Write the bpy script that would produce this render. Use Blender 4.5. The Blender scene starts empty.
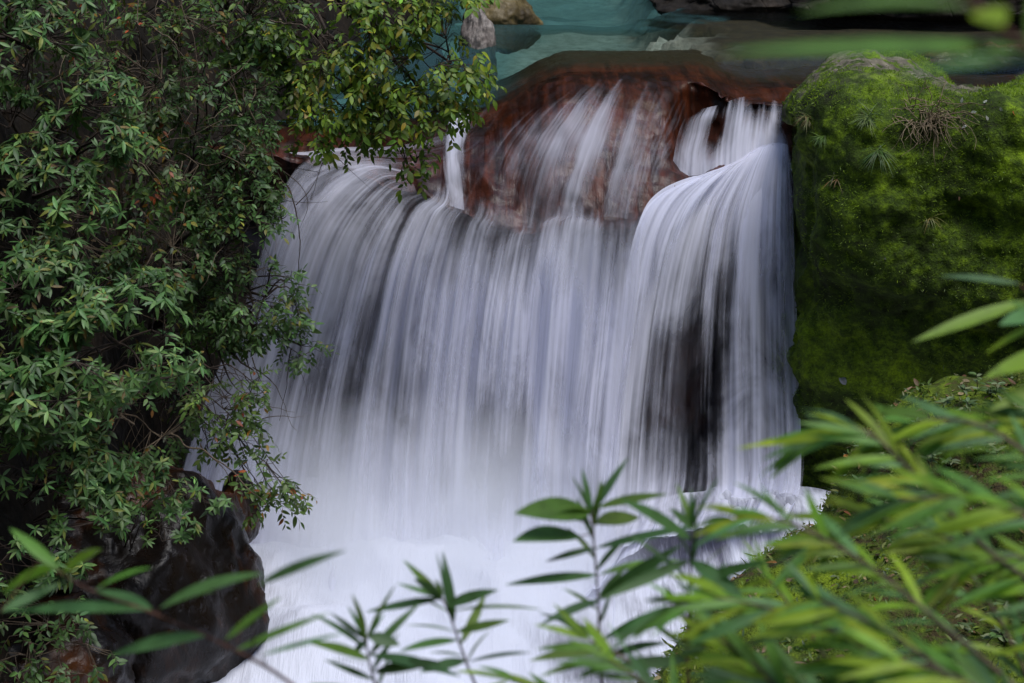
import bpy, math, random
import numpy as np
from mathutils import Vector
from mathutils.bvhtree import BVHTree

C = bpy.context.scene
COL = C.collection
R = math.radians

# ------------------------------------------------------------------ camera, sky, sun, exposure
CAM = np.array([0.0, 0.0, 5.2])
LENS, TILT = 60.0, 18.0
F = LENS / 36.0 * 1024
cam = bpy.data.cameras.new('camera'); camo = bpy.data.objects.new('camera', cam); COL.objects.link(camo)
camo.location = CAM; camo.rotation_euler = (R(90 - TILT), 0, 0)
cam.lens = LENS; cam.sensor_width = 36; cam.clip_start = 0.05; cam.clip_end = 500
cam.dof.use_dof = True; cam.dof.focus_distance = 10.6; cam.dof.aperture_fstop = 4.0
C.camera = camo

SUN_EL, SUN_AZ = 70.0, 130.0            # degrees; azimuth clockwise from +Y (high, to the right and a little behind the camera)
w = bpy.data.worlds.new('World'); C.world = w; w.use_nodes = True
nt = w.node_tree; nt.nodes.clear()
sky = nt.nodes.new('ShaderNodeTexSky'); sky.sky_type = 'NISHITA'; sky.sun_disc = False
sky.sun_elevation = R(SUN_EL); sky.sun_rotation = R(SUN_AZ); sky.air_density = 1.0; sky.dust_density = 1.0
bg = nt.nodes.new('ShaderNodeBackground'); bg.inputs[1].default_value = 0.15
wo = nt.nodes.new('ShaderNodeOutputWorld')
nt.links.new(sky.outputs[0], bg.inputs[0]); nt.links.new(bg.outputs[0], wo.inputs[0])
sl = bpy.data.lights.new('sun', 'SUN'); so = bpy.data.objects.new('sun', sl); COL.objects.link(so)
sl.energy = 2.0; sl.angle = R(28); sl.color = (1.0, 0.98, 0.96)
az, el = R(SUN_AZ), R(SUN_EL)
sd = Vector((math.sin(az) * math.cos(el), math.cos(az) * math.cos(el), math.sin(el)))
so.rotation_euler = (-sd).to_track_quat('-Z', 'Y').to_euler(); so.location = (0, -5, 20)
C.view_settings.view_transform = 'Standard'; C.view_settings.look = 'None'
C.view_settings.gamma = 1; C.view_settings.use_curve_mapping = False
C.view_settings.exposure = 0.58
C.cycles.max_bounces = 8; C.cycles.transparent_max_bounces = 24; C.cycles.volume_bounces = 6
C.cycles.volume_step_rate = 2.0; C.cycles.volume_max_steps = 48
C.cycles.caustics_reflective = False; C.cycles.caustics_refractive = False

# ------------------------------------------------------------------ helpers
rng = np.random.default_rng(7)
random.seed(7)
ct, st = math.cos(R(TILT)), math.sin(R(TILT))

def P(px, py, Y):
    """the point at world depth Y seen at pixel px, py (used to measure the place out of the photo)"""
    px, py, Y = np.broadcast_arrays(np.asarray(px, float), np.asarray(py, float), np.asarray(Y, float))
    u = (px - 512) / F; v = (341.5 - py) / F
    d = np.stack([u, ct + v * st, -st + v * ct], -1)
    return CAM + d * (Y / d[..., 1])[..., None]

def _hash(i, j, k, seed):
    n = (i * 374761393 + j * 668265263 + k * 2147483647 + seed * 974634777) & 0xffffffff
    n = ((n ^ (n >> 13)) * 1274126177) & 0xffffffff
    n = ((n ^ (n >> 16)) * 2246822519) & 0xffffffff
    return ((n ^ (n >> 15)) & 0xffffff) / float(0xffffff)

def vnoise(p, seed=0):
    p = np.asarray(p, float); i = np.floor(p).astype(np.int64); f = p - i; f = f * f * (3 - 2 * f)
    r = 0
    for a in (0, 1):
        for b in (0, 1):
            for c in (0, 1):
                h = _hash(i[..., 0] + a, i[..., 1] + b, i[..., 2] + c, seed)
                r = r + h * (f[..., 0] if a else 1 - f[..., 0]) * (f[..., 1] if b else 1 - f[..., 1]) * (f[..., 2] if c else 1 - f[..., 2])
    return r * 2 - 1

def fbm(p, oct=4, seed=0, gain=.5):
    p = np.asarray(p, float); r = 0; a = 1
    for o in range(oct):
        r = r + a * vnoise(p * 2 ** o + o * 17.3, seed + o); a *= gain
    return r

def ridge(p, oct=4, seed=0):
    p = np.asarray(p, float); r = 0; a = 1
    for o in range(oct):
        r = r + a * (1 - 2 * np.abs(vnoise(p * 2 ** o + o * 9.1, seed + o))); a *= .5
    return r

def sm(a, b, x):
    t = np.clip((x - a) / (b - a), 0, 1); return t * t * (3 - 2 * t)

def unit(v):
    v = np.asarray(v, float); return v / np.maximum(np.linalg.norm(v, axis=-1, keepdims=True), 1e-9)

def mesh_obj(name, V, Fc, mat, parent=None, smooth=True, attrs=None, uv=None):
    V = np.asarray(V, np.float32); Fc = np.asarray(Fc, np.int32)
    m = bpy.data.meshes.new(name)
    m.vertices.add(len(V)); m.vertices.foreach_set('co', V.ravel())
    k = Fc.shape[1]
    m.loops.add(Fc.size); m.loops.foreach_set('vertex_index', Fc.ravel())
    m.polygons.add(len(Fc)); m.polygons.foreach_set('loop_start', np.arange(0, Fc.size, k, dtype=np.int32))
    try: m.polygons.foreach_set('loop_total', np.full(len(Fc), k, np.int32))
    except Exception: pass
    m.update(calc_edges=True)
    if smooth: m.polygons.foreach_set('use_smooth', np.ones(len(Fc), bool))
    if uv is not None:
        l = m.uv_layers.new(name='UVMap'); l.data.foreach_set('uv', np.asarray(uv, np.float32)[Fc.ravel()].ravel())
    for an, av in (attrs or {}).items():
        av = np.asarray(av, np.float32)
        if av.ndim == 2:
            a = m.attributes.new(an, 'FLOAT_COLOR', 'POINT')
            if av.shape[1] == 3: av = np.concatenate([av, np.ones((len(av), 1), np.float32)], 1)
            a.data.foreach_set('color', av.ravel())
        else:
            a = m.attributes.new(an, 'FLOAT', 'POINT'); a.data.foreach_set('value', av)
    m.materials.append(mat); m.validate()
    o = bpy.data.objects.new(name, m); COL.objects.link(o)
    if parent is not None: o.parent = parent
    return o

def empty(name, loc):
    o = bpy.data.objects.new(name, None); COL.objects.link(o); o.location = loc; o.empty_display_size = .1
    bpy.context.view_layer.update()
    return o

def child(name, V, Fc, mat, root, **k):
    V = np.asarray(V) - np.array(root.location)
    return mesh_obj(name, V, Fc, mat, parent=root, **k)

def tag(o, label=None, cat=None, group=None, kind=None):
    if label: o['label'] = label
    if cat: o['category'] = cat
    if group: o['group'] = group
    if kind: o['kind'] = kind
    return o

def gridF(nr, nc, wrap=False):
    i = np.arange(nr - 1)[:, None]; j = np.arange(nc if wrap else nc - 1)[None, :]; j2 = (j + 1) % nc
    return np.stack([i * nc + j, i * nc + j2, (i + 1) * nc + j2, (i + 1) * nc + j], -1).reshape(-1, 4)

def grid_normals(G):
    du = np.gradient(G, axis=1); dv = np.gradient(G, axis=0); return unit(np.cross(du, dv))

def crom(pts, n):
    """Catmull-Rom through rows of pts, n samples"""
    pts = np.asarray(pts, float); m = len(pts)
    d = np.r_[0, np.cumsum(np.linalg.norm(np.diff(pts.reshape(m, -1), axis=0), axis=1) ** .5 + 1e-6)]; d /= d[-1]
    t = np.linspace(0, 1, n); out = np.zeros((n,) + pts.shape[1:])
    E = np.concatenate([2 * pts[:1] - pts[1:2], pts, 2 * pts[-1:] - pts[-2:-1]])
    for a in range(n):
        k = min(np.searchsorted(d, t[a], 'right') - 1, m - 2); k = max(k, 0)
        s = (t[a] - d[k]) / (d[k + 1] - d[k])
        p0, p1, p2, p3 = E[k:k + 4]
        out[a] = .5 * (2 * p1 + (p2 - p0) * s + (2 * p0 - 5 * p1 + 4 * p2 - p3) * s * s + (3 * p1 - p0 - 3 * p2 + p3) * s ** 3)
    return out

def tubes(lines, k=5):
    """lines: list of (points n x 3, radii n) -> V, F"""
    VV, FF, off = [], [], 0
    for pts, rad in lines:
        pts = np.asarray(pts, float); n = len(pts); rad = np.broadcast_to(rad, (n,))
        T = unit(np.gradient(pts, axis=0)); ref = np.array([.31, .77, .55]) if abs(T[0][2]) > .8 else np.array([0, 0, 1.0])
        A = unit(np.cross(T, ref)); B = np.cross(T, A)
        a = np.arange(k) / k * 2 * np.pi
        ring = pts[:, None] + rad[:, None, None] * (np.cos(a)[None, :, None] * A[:, None] + np.sin(a)[None, :, None] * B[:, None])
        VV.append(ring.reshape(-1, 3)); FF.append(gridF(n, k, True) + off); off += n * k
    return np.concatenate(VV), np.concatenate(FF)

# ---- node helpers
class M:
    def __init__(s, name):
        s.m = bpy.data.materials.new(name); s.m.use_nodes = True; s.t = s.m.node_tree; s.t.nodes.clear()
        s.out = s.t.nodes.new('ShaderNodeOutputMaterial')
    def n(s, typ, **k):
        o = s.t.nodes.new('ShaderNode' + typ)
        for a, b in k.items():
            setattr(o, a, b)
        return o
    def set(s, sock, v):
        if isinstance(v, bpy.types.NodeSocket): s.t.links.new(v, sock)
        else: sock.default_value = v
    def noise(s, vec, scale, detail=4, rough=.55, dist=0, out=0):
        o = s.n('TexNoise'); s.set(o.inputs['Vector'], vec); s.set(o.inputs['Scale'], scale)
        o.inputs['Detail'].default_value = detail; o.inputs['Roughness'].default_value = rough; o.inputs['Distortion'].default_value = dist
        return o.outputs[out]
    def mapv(s, vec, scale=(1, 1, 1), loc=(0, 0, 0), rot=(0, 0, 0)):
        o = s.n('Mapping'); s.set(o.inputs[0], vec); o.inputs[1].default_value = loc; o.inputs[2].default_value = rot; o.inputs[3].default_value = scale
        return o.outputs[0]
    def geo(s): return s.n('NewGeometry').outputs['Position']
    def uv(s): return s.n('TexCoord').outputs['UV']
    def attr(s, name, out='Fac'): return s.n('Attribute', attribute_name=name).outputs[out]
    def math(s, op, a, b=0.0, c=None, clamp=False):
        o = s.n('Math', operation=op, use_clamp=clamp); s.set(o.inputs[0], a); s.set(o.inputs[1], b)
        if c is not None: s.set(o.inputs[2], c)
        return o.outputs[0]
    def ramp(s, fac, stops):
        o = s.n('ValToRGB'); s.set(o.inputs[0], fac); e = o.color_ramp.elements
        for i, (p, c) in enumerate(stops):
            x = e[i] if i < 2 else e.new(p)
            x.position = p; x.color = (c, c, c, 1) if not hasattr(c, '__len__') else (*c, 1)
        return o.outputs[0]
    def rng(s, v, a, b, c=0.0, d=1.0, smooth=True):
        o = s.n('MapRange', interpolation_type='SMOOTHSTEP' if smooth else 'LINEAR')
        s.set(o.inputs[0], v)
        for i, x in enumerate((a, b, c, d)): s.set(o.inputs[i + 1], x)
        return o.outputs[0]
    def mix(s, f, a, b, mode='MIX'):
        o = s.n('Mix', data_type='RGBA', blend_type=mode); s.set(o.inputs[0], f)
        s.set(o.inputs[6], a if not isinstance(a, tuple) else (*a, 1)); s.set(o.inputs[7], b if not isinstance(b, tuple) else (*b, 1))
        return o.outputs[2]
    def bump(s, h, strength=.5, dist=.02, nrm=None):
        o = s.n('Bump'); s.set(o.inputs['Height'], h); o.inputs['Strength'].default_value = strength; o.inputs['Distance'].default_value = dist
        if nrm is not None: s.set(o.inputs['Normal'], nrm)
        return o.outputs[0]
    def pr(s, col, rough=.6, nrm=None, spec=.5, **k):
        o = s.n('BsdfPrincipled'); s.set(o.inputs['Base Color'], col if not isinstance(col, tuple) else (*col, 1))
        s.set(o.inputs['Roughness'], rough); s.set(o.inputs['Specular IOR Level'], spec)
        if nrm is not None: s.set(o.inputs['Normal'], nrm)
        for a, b in k.items(): s.set(o.inputs[a], b)
        return o.outputs[0]
    def mixs(s, f, a, b):
        o = s.n('MixShader'); s.set(o.inputs[0], f); s.t.links.new(a, o.inputs[1]); s.t.links.new(b, o.inputs[2]); return o.outputs[0]
    def done(s, surf=None, vol=None):
        if surf is not None: s.t.links.new(surf, s.out.inputs[0])
        if vol is not None: s.t.links.new(vol, s.out.inputs[1])
        return s.m

# ------------------------------------------------------------------ materials
def mat_rock(name, c1, c2, c3, rough=(.15, .5), sc=1.6, stretch=(1, 1, .5), bump=.6, crack=True):
    s = M(name); g = s.mapv(s.geo(), stretch)
    a = s.noise(g, sc, 8, .6, .4); b = s.noise(g, sc * 7, 6, .6)
    col = s.ramp(a, [(.32, c1), (.5, c2), (.68, c3)])
    col = s.mix(s.rng(b, .35, .7, 0, .55), col, tuple(x * .35 for x in c1))
    h = s.math('ADD', s.math('MULTIPLY', a, .7), s.math('MULTIPLY', b, .35))
    if crack:
        v = s.n('TexVoronoi', feature='DISTANCE_TO_EDGE'); s.set(v.inputs['Vector'], s.mapv(s.geo(), (1, 1, 1.6))); v.inputs['Scale'].default_value = 2.2
        k = s.rng(v.outputs[0], 0, .035)
        h = s.math('ADD', h, s.math('MULTIPLY', k, .25))
    n = s.bump(h, bump, .05)
    n = s.bump(s.noise(g, 60, 4), .25, .01, n)
    return s.done(s.pr(col, s.rng(b, .3, .7, rough[0], rough[1]), n, .25))

def mat_moss(name, base=((.009, .011, .002), (.040, .072, .003), (.20, .31, .005)), rockc=(.16, .14, .10), rock_up=0.0):
    s = M(name); g = s.geo()
    a = s.noise(g, 1.3, 8, .66, .6); b = s.noise(s.mapv(g, (1, 1, 1.4), rot=(0, R(25), 0)), 11, 7, .7); c = s.noise(g, 70, 3)
    f = s.math('ADD', s.math('MULTIPLY', a, .5), s.math('MULTIPLY', b, .5))
    col = s.ramp(f, [(.36, base[0]), (.48, base[1]), (.64, base[2])])
    col = s.mix(s.rng(c, .4, .75, 0, .6), col, base[0])
    bare = s.attr('bare')
    br = s.math('MULTIPLY', bare, s.rng(s.noise(s.mapv(g, (1, 1.6, 1)), 7, 5, .7), .44, .56))
    rc = s.ramp(s.noise(g, 14, 6), [(.35, tuple(x * .35 for x in rockc)), (.6, rockc), (.8, tuple(x * 1.9 for x in rockc))])
    col = s.mix(br, col, rc)
    h = s.math('ADD', s.math('MULTIPLY', b, .6), s.math('MULTIPLY', c, .25))
    return s.done(s.pr(col, .85, s.bump(h, .9, .04), .25))

def mat_leaf(name, rough=.42, trans=.28, spec=.5):
    s = M(name); col = s.attr('lc', 'Color')
    uvn = s.n('SeparateXYZ'); s.set(uvn.inputs[0], s.uv())
    mid = s.math('ABSOLUTE', s.math('SUBTRACT', uvn.outputs[0], .5))
    rib = s.rng(mid, 0, .05, .35, 0)
    col = s.mix(rib, col, (.16, .22, .06))
    bl = s.noise(s.geo(), 35, 3)
    col = s.mix(s.rng(bl, .45, .7, 0, .35), col, (.03, .045, .012))
    under = s.n('NewGeometry').outputs['Backfacing']
    colu = s.mix(s.math('MULTIPLY', under, .35), col, (.14, .2, .09))
    p = s.pr(colu, rough, None, spec)
    t = s.n('BsdfTranslucent'); s.set(t.inputs[0], s.mix(.4, col, (.18, .30, .02)))
    return s.done(s.mixs(trans, p, t.outputs[0]))

def mat_bark(name, c=(.05, .035, .025)):
    s = M(name); g = s.geo(); a = s.noise(s.mapv(g, (1, 1, .3)), 40, 5)
    col = s.ramp(a, [(.3, tuple(x * .4 for x in c)), (.6, c), (.8, tuple(x * 2.2 for x in c))])
    return s.done(s.pr(col, .8, s.bump(a, .5, .005), .3))

def mat_veil(name, seed, fu=26, lo=.36, hi=.66, gain=1.0, tint=(.82, .83, .95)):
    """falling water in a long exposure: drawn-out strands of white water with clear gaps"""
    s = M(name); uv = s.uv()
    a = s.noise(s.mapv(uv, (fu, .38, 1), (0, 0, seed)), 1, 3, .5)
    b = s.noise(s.mapv(uv, (fu * 4.5, .55, 1), (0, 0, seed + 5)), 1, 2, .5)
    c = s.noise(s.mapv(uv, (fu * .33, .16, 1), (0, 0, seed + 9)), 1, 2, .5)
    f = s.math('ADD', s.math('MULTIPLY', a, .42), s.math('ADD', s.math('MULTIPLY', b, .16), s.math('MULTIPLY', c, .42)))
    pch = s.noise(s.mapv(uv, (fu * .35, 1.3, 1), (0, 0, seed + 31)), 1, 4, .6, .8)
    f = s.math('ADD', f, s.math('MULTIPLY', s.math('SUBTRACT', pch, .5), .30))
    d = s.attr('dens')
    x = s.math('ADD', f, s.math('MULTIPLY', s.math('SUBTRACT', d, .5), .42))
    al = s.math('MULTIPLY', s.rng(x, lo, hi), s.math('MULTIPLY', s.rng(d, 0, .18), gain), clamp=True)
    col = s.mix(s.rng(b, .3, .7), tuple(x * .88 for x in tint), tint)
    df = s.n('BsdfDiffuse'); s.set(df.inputs[0], col)
    tl = s.n('BsdfTranslucent'); s.set(tl.inputs[0], col)
    tr = s.n('BsdfTransparent')
    body = s.mixs(.42, df.outputs[0], tl.outputs[0])
    return s.done(s.mixs(al, tr.outputs[0], body))

# ------------------------------------------------------------------ the setting
MAT = {}
MAT['red_rock'] = mat_rock('wet red brown rock', (.022, .010, .008), (.085, .032, .022), (.16, .062, .042), (.10, .38), 2.0, (1, 1, .5), crack=False)
def mat_ledge():
    s = M('wet ledge rock'); g = s.geo(); x = s.n('SeparateXYZ'); s.set(x.inputs[0], g)
    a = s.noise(s.mapv(g, (1, 1, .6)), 1.7, 8, .6, .5); b = s.noise(s.mapv(g, (1, 1, .45)), 9, 7, .65); c = s.noise(s.mapv(g, (2.6, .5, .5)), 5, 5, .6)
    d_ = s.noise(s.mapv(g, (9, .7, .7)), 1.3, 6, .65, .3)
    top = s.ramp(s.math('ADD', s.math('MULTIPLY', a, .45), s.math('MULTIPLY', d_, .55)), [(.36, (.006, .003, .003)), (.47, (.028, .008, .005)), (.57, (.080, .020, .008)), (.70, (.11, .05, .035))])
    top = s.mix(s.rng(b, .5, .72, 0, .7), top, (.012, .008, .007))
    top = s.mix(s.rng(s.math('ADD', x.outputs[1], s.math('MULTIPLY', b, 1.2)), 13.9, 14.9), top, (.035, .026, .012))
    low = s.ramp(a, [(.36, (.006, .006, .008)), (.55, (.020, .018, .024)), (.7, (.07, .03, .02))])
    k = s.rng(s.math('ADD', x.outputs[2], s.math('MULTIPLY', b, .3)), 2.15, 2.45)
    h = s.math('ADD', s.math('MULTIPLY', a, .2), s.math('ADD', s.math('MULTIPLY', b, .3), s.math('MULTIPLY', d_, .7)))
    n = s.bump(s.noise(g, 55, 4), .3, .01, s.bump(h, .45, .04))
    return s.done(s.pr(s.mix(k, low, top), s.rng(b, .3, .7, .30, .5), n, .28))
MAT['ledge'] = mat_ledge()
MAT['dark'] = mat_rock('wet dark rock', (.003, .002, .002), (.010, .006, .004), (.10, .034, .010), (.22, .45), 1.9, crack=False)
MAT['bank'] = mat_rock('dark earth bank', (.004, .003, .002), (.013, .009, .005), (.028, .018, .010), (.7, .95), 3.0)
MAT['tan'] = mat_rock('tan river rock', (.05, .035, .015), (.16, .12, .045), (.26, .22, .14), (.4, .7), 3.0, crack=False)
MAT['pale'] = mat_rock('pale lichen rock', (.10, .085, .075), (.20, .17, .15), (.30, .27, .24), (.6, .85), 5.0, crack=False)
MAT['moss'] = mat_moss('moss')
MAT['bark'] = mat_bark('brown bark'); MAT['palebark'] = mat_bark('pale dead twig', (.12, .09, .06)); MAT['root'] = mat_bark('pale dry root', (.24, .18, .11)); MAT['redstem'] = mat_bark('reddish stem', (.10, .045, .03))
MAT['leaf'] = mat_leaf('leaf', .48, .28, .36); MAT['wet_leaf'] = mat_leaf('soft leaf', .5, .5, .4)

# far hillside: wooded gorge bowl out of view, added to block low sky and darken reflections
def unseen_hillside():
    nth, nr = 160, 40
    th = np.linspace(0, 2 * np.pi, nth, endpoint=False); s = np.linspace(0, 1, nr)
    T, S = np.meshgrid(th, s)
    r = 13 + S ** 1.3 * 70
    x = r * np.sin(T); y = 10 + r * np.cos(T)
    z = -1.2 + (r - 13) * .95 + fbm(np.stack([x * .25, y * .25, 0 * x], -1), 4, 3) * 2.2 * sm(0, .15, S)
    sc = M('wooded slope'); g = sc.geo(); f = sc.noise(g, .9, 8, .7)
    mt = sc.done(sc.pr(sc.ramp(f, [(.35, (.008, .012, .006)), (.55, (.03, .05, .015)), (.7, (.06, .08, .02))]), .9, sc.bump(f, 1, .5), .2))
    o = mesh_obj('unseen_hillside', np.stack([x, y, z], -1).reshape(-1, 3), gridF(nr, nth, True)[:, ::-1], mt); tag(o, kind='structure')
unseen_hillside()
gs = M('dark ground'); gm = gs.done(gs.pr(gs.ramp(gs.noise(gs.geo(), 1.2, 6), [(.3, (.012, .01, .007)), (.7, (.05, .045, .03))]), .9))
x = np.linspace(-200, 200, 41); X, Yg = np.meshgrid(x, x)
tag(mesh_obj('ground', np.stack([X, Yg, np.full_like(X, -1.6)], -1).reshape(-1, 3), gridF(41, 41), gm), kind='structure')

# rock ledge that the river falls over: bed, crest, sloping wet face, lip, undercut cliff
LP = np.array([[-300, 120, 12.5], [150, 150, 12.4], [280, 156, 12.2], [345, 163, 12.1], [385, 180, 11.95], [440, 204, 11.7], [490, 220, 11.55], [530, 233, 11.45],
               [558, 219, 11.45], [590, 220, 11.45], [622, 224, 11.5], [655, 200, 11.75], [700, 182, 11.95], [740, 168, 12.05], [785, 158, 12.1], [830, 160, 12.1], [1500, 160, 12.2]])
def lipat(px):
    return np.interp(px, LP[:, 0], LP[:, 1]), np.interp(px, LP[:, 0], LP[:, 2])
def ledge():
    nc, nr = 420, 300
    px = np.linspace(60, 1150, nc)
    ly, lY = lipat(px); k = np.ones(9) / 9
    ly = np.convolve(np.pad(ly, 4, 'edge'), k, 'valid'); lY = np.convolve(np.pad(lY, 4, 'edge'), k, 'valid')
    L = P(px, ly, lY)
    crestz = 3.09 - .10 * sm(690, 750, px) - .30 * (1 - sm(470, 575, px)) - .1 * (1 - sm(330, 470, px))
    crestY = np.full_like(px, 13.0) - .35 * sm(670, 740, px) - .1 * (1 - sm(420, 560, px))
    step = sm(665, 700, px)                                                    # right: a vertical step above a shelf
    rows = []
    for i in range(nc):
        l = L[i]; c = crestz[i]; cY = crestY[i]
        d = cY - l[1]
        smooth_ = [(l[1] + d * .62, l[2] + (c - l[2]) * .88), (l[1] + d * .36, l[2] + (c - l[2]) * .60), (l[1] + d * .14, l[2] + (c - l[2]) * .27)]
        stepped = [(cY - .12, c - .04), (cY - .22, l[2] + .16), (l[1] + .12, l[2] + .03)]
        mid = [tuple(np.array(a) * (1 - step[i]) + np.array(b) * step[i]) for a, b in zip(smooth_, stepped)]
        prof = [(20, 2.0), (17, 2.2), (16.2, 2.3), (15.6, 2.6), (14.9, c - .04), (13.9, c - .005), (cY, c)] + mid + [(l[1], l[2]), (l[1] + .03, l[2] - .12), (l[1] + .16, l[2] - .5), (l[1] + .12, 1.3), (l[1] + .2, .6), (l[1] + .1, -.6)]
        q = crom(np.array(prof), nr)
        xx = l[0] * np.where(q[:, 0] > l[1], 1 + (q[:, 0] - l[1]) * .06, 1)
        rows.append(np.stack([xx, q[:, 0], q[:, 1]], -1))
    G = np.stack(rows, 1)
    N = -grid_normals(G)
    N[N[..., 2] * 1 + N[..., 1] * -1 < 0] *= -1
    big = fbm(G * np.array([1.1, 1.1, 1.3]), 3, 11); med = ridge(G * np.array([3.0, 3.0, 4.0]), 4, 5); fine = fbm(G * 14, 3, 8)
    near = sm(13.4, 12.7, G[..., 1])                                             # keep the crest under the water
    strata = np.sin((G[..., 2] * 9 + G[..., 0] * 1.3 + big * 1.6)) * (G[..., 2] < 2.1)
    D = (big * .06 + med * .012 + fine * .014) * (.4 + .6 * near) - .03 * (1 - near) + strata * .03
    D -= .05 * np.abs(np.sin(G[..., 0] * 4.2 + big * 1.5)) * sm(2.9, 2.6, G[..., 2]) * (G[..., 1] > 11.3)
    G2 = G + N * D[..., None]
    V = G2.reshape(-1, 3); Fc = gridF(nr, nc)
    o = mesh_obj('rock_ledge', V, Fc, MAT['ledge'])
    tag(o, 'wide red brown wet rock ledge the waterfall pours over', 'rock ledge')
    return o, BVHTree.FromPolygons([tuple(v) for v in V], [tuple(f) for f in Fc])
LEDGE, LBVH = ledge()

def on(bvh, px, py, off=.02):
    d = unit(P(px, py, 10) - CAM)
    loc, nrm, i, t = bvh.ray_cast(Vector(CAM), Vector(d))
    if loc is None: return None
    nrm = Vector(nrm)
    if nrm.dot(Vector(d)) > 0: nrm = -nrm
    return np.array(loc + nrm * off)

# upper pool: still teal water over a pale gravel bed, brown where it is shallow
def bedz(X, Y):
    n = fbm(np.stack([X, Y, 0 * X], -1) * 1.5, 4, 2)
    return np.minimum(2.42 + .25 * sm(16.2, 15.4, Y) + .62 * sm(1.35, 1.9, X + .35 * n) + n * .07, 3.06) - .3 * sm(14.3, 13.3, Y + .5 * n)
def upper_bed():
    s = M('river bed'); g = s.geo()
    x = s.n('SeparateXYZ'); s.set(x.inputs[0], g)
    edge = s.math('ADD', x.outputs[0], s.math('MULTIPLY', s.noise(g, 1.3, 5), 1.3))
    brown = s.rng(edge, 1.9, 2.5)
    peb = s.noise(g, 9, 7, .7)
    sand = s.ramp(peb, [(.3, (.20, .24, .21)), (.5, (.36, .43, .39)), (.7, (.5, .57, .52))])
    mud = s.ramp(peb, [(.3, (.008, .007, .004)), (.55, (.030, .026, .010)), (.75, (.07, .055, .025))])
    m = s.done(s.pr(s.mix(brown, sand, mud), .8, s.bump(peb, .6, .05)))
    x = np.linspace(-2.5, 8, 140); y = np.linspace(13.2, 26, 180); X, Y = np.meshgrid(x, y)
    z = bedz(X, Y)
    o = mesh_obj('river_bed', np.stack([X, Y, z], -1).reshape(-1, 3), gridF(180, 140), m); tag(o, kind='structure')
upper_bed()
WZ = 3.15
def upper_pool():
    s = M('teal pool water'); g = s.geo()
    rip = s.noise(s.mapv(g, (1.2, 3.0, 1)), 2.2, 6, .6, .5)
    fine = s.noise(s.mapv(g, (3, 8, 1), rot=(0, 0, R(20))), 5, 3)
    n = s.bump(s.math('ADD', rip, s.math('MULTIPLY', fine, .25)), .25, .05)
    gl = s.n('BsdfGlossy'); s.set(gl.inputs['Color'], (.9, .95, 1, 1)); gl.inputs['Roughness'].default_value = .12; s.set(gl.inputs['Normal'], n)
    tr = s.n('BsdfTransparent'); s.set(tr.inputs[0], (.30, .56, .55, 1))
    df = s.n('BsdfDiffuse'); s.set(df.inputs[0], (.05, .12, .12, 1))
    th = s.rng(s.n('SeparateXYZ').outputs[0], 0, 1)
    fr = s.n('Fresnel'); fr.inputs[0].default_value = 1.33; s.set(fr.inputs['Normal'], n)
    x = s.n('SeparateXYZ'); s.set(x.inputs[0], g)
    ye = s.math('ADD', s.attr('depth'), s.math('MULTIPLY', s.math('SUBTRACT', s.noise(g, 1.6, 5), .5), .25)); deep = s.rng(ye, .16, .5, .0, .36)
    trc = s.mix(s.rng(ye, .12, .42), (.80, .78, .72), (.42, .62, .60)); s.set(tr.inputs[0], trc)
    body = s.mixs(deep, tr.outputs[0], df.outputs[0])
    edge_a = s.math('MULTIPLY', s.math('MULTIPLY', fr.outputs[0], .5), s.rng(s.math('ADD', x.outputs[1], s.math('MULTIPLY', s.math('SUBTRACT', s.noise(g, 4, 4), .5), .8)), 12.8, 13.3))
    m = s.done(s.mixs(edge_a, body, gl.outputs[0]))
    x = np.linspace(-2.6, 8, 240); y = 12.3 + (np.linspace(0, 1, 300) ** 1.7) * 13.7; X, Y = np.meshgrid(x, y)
    z = WZ + fbm(np.stack([X * 1.2, Y * 2, 0 * X], -1), 3, 4) * .010
    zl = np.full_like(X, 2.4)
    for i in range(X.shape[0]):
        if y[i] > 15.6: break
        for j in range(X.shape[1]):
            h = LBVH.ray_cast(Vector((X[i, j], y[i], 5)), Vector((0, 0, -1)))
            if h[0] is not None: zl[i, j] = h[0][2]
    zl = np.where(X > 3.2, np.minimum(zl, 2.95), zl)
    zl = np.where((Y > 13.2) & (X > -2.5), np.maximum(zl, bedz(X, Y)), zl)
    z = np.minimum(z, zl + .022 + .04 * sm(12.8, 13.3, Y) + .45 * sm(13.2, 14.6, Y))
    z[1:-1] = (z[:-2] + z[1:-1] * 2 + z[2:]) / 4
    dep = np.clip(WZ - zl, 0, 1)
    dep = np.where(Y < 13.0, .05, dep)
    o = mesh_obj('upper_pool', np.stack([X, Y, z], -1).reshape(-1, 3), gridF(300, 240), m, attrs={'depth': dep.ravel()}); tag(o, kind='structure')
upper_pool()

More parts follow.
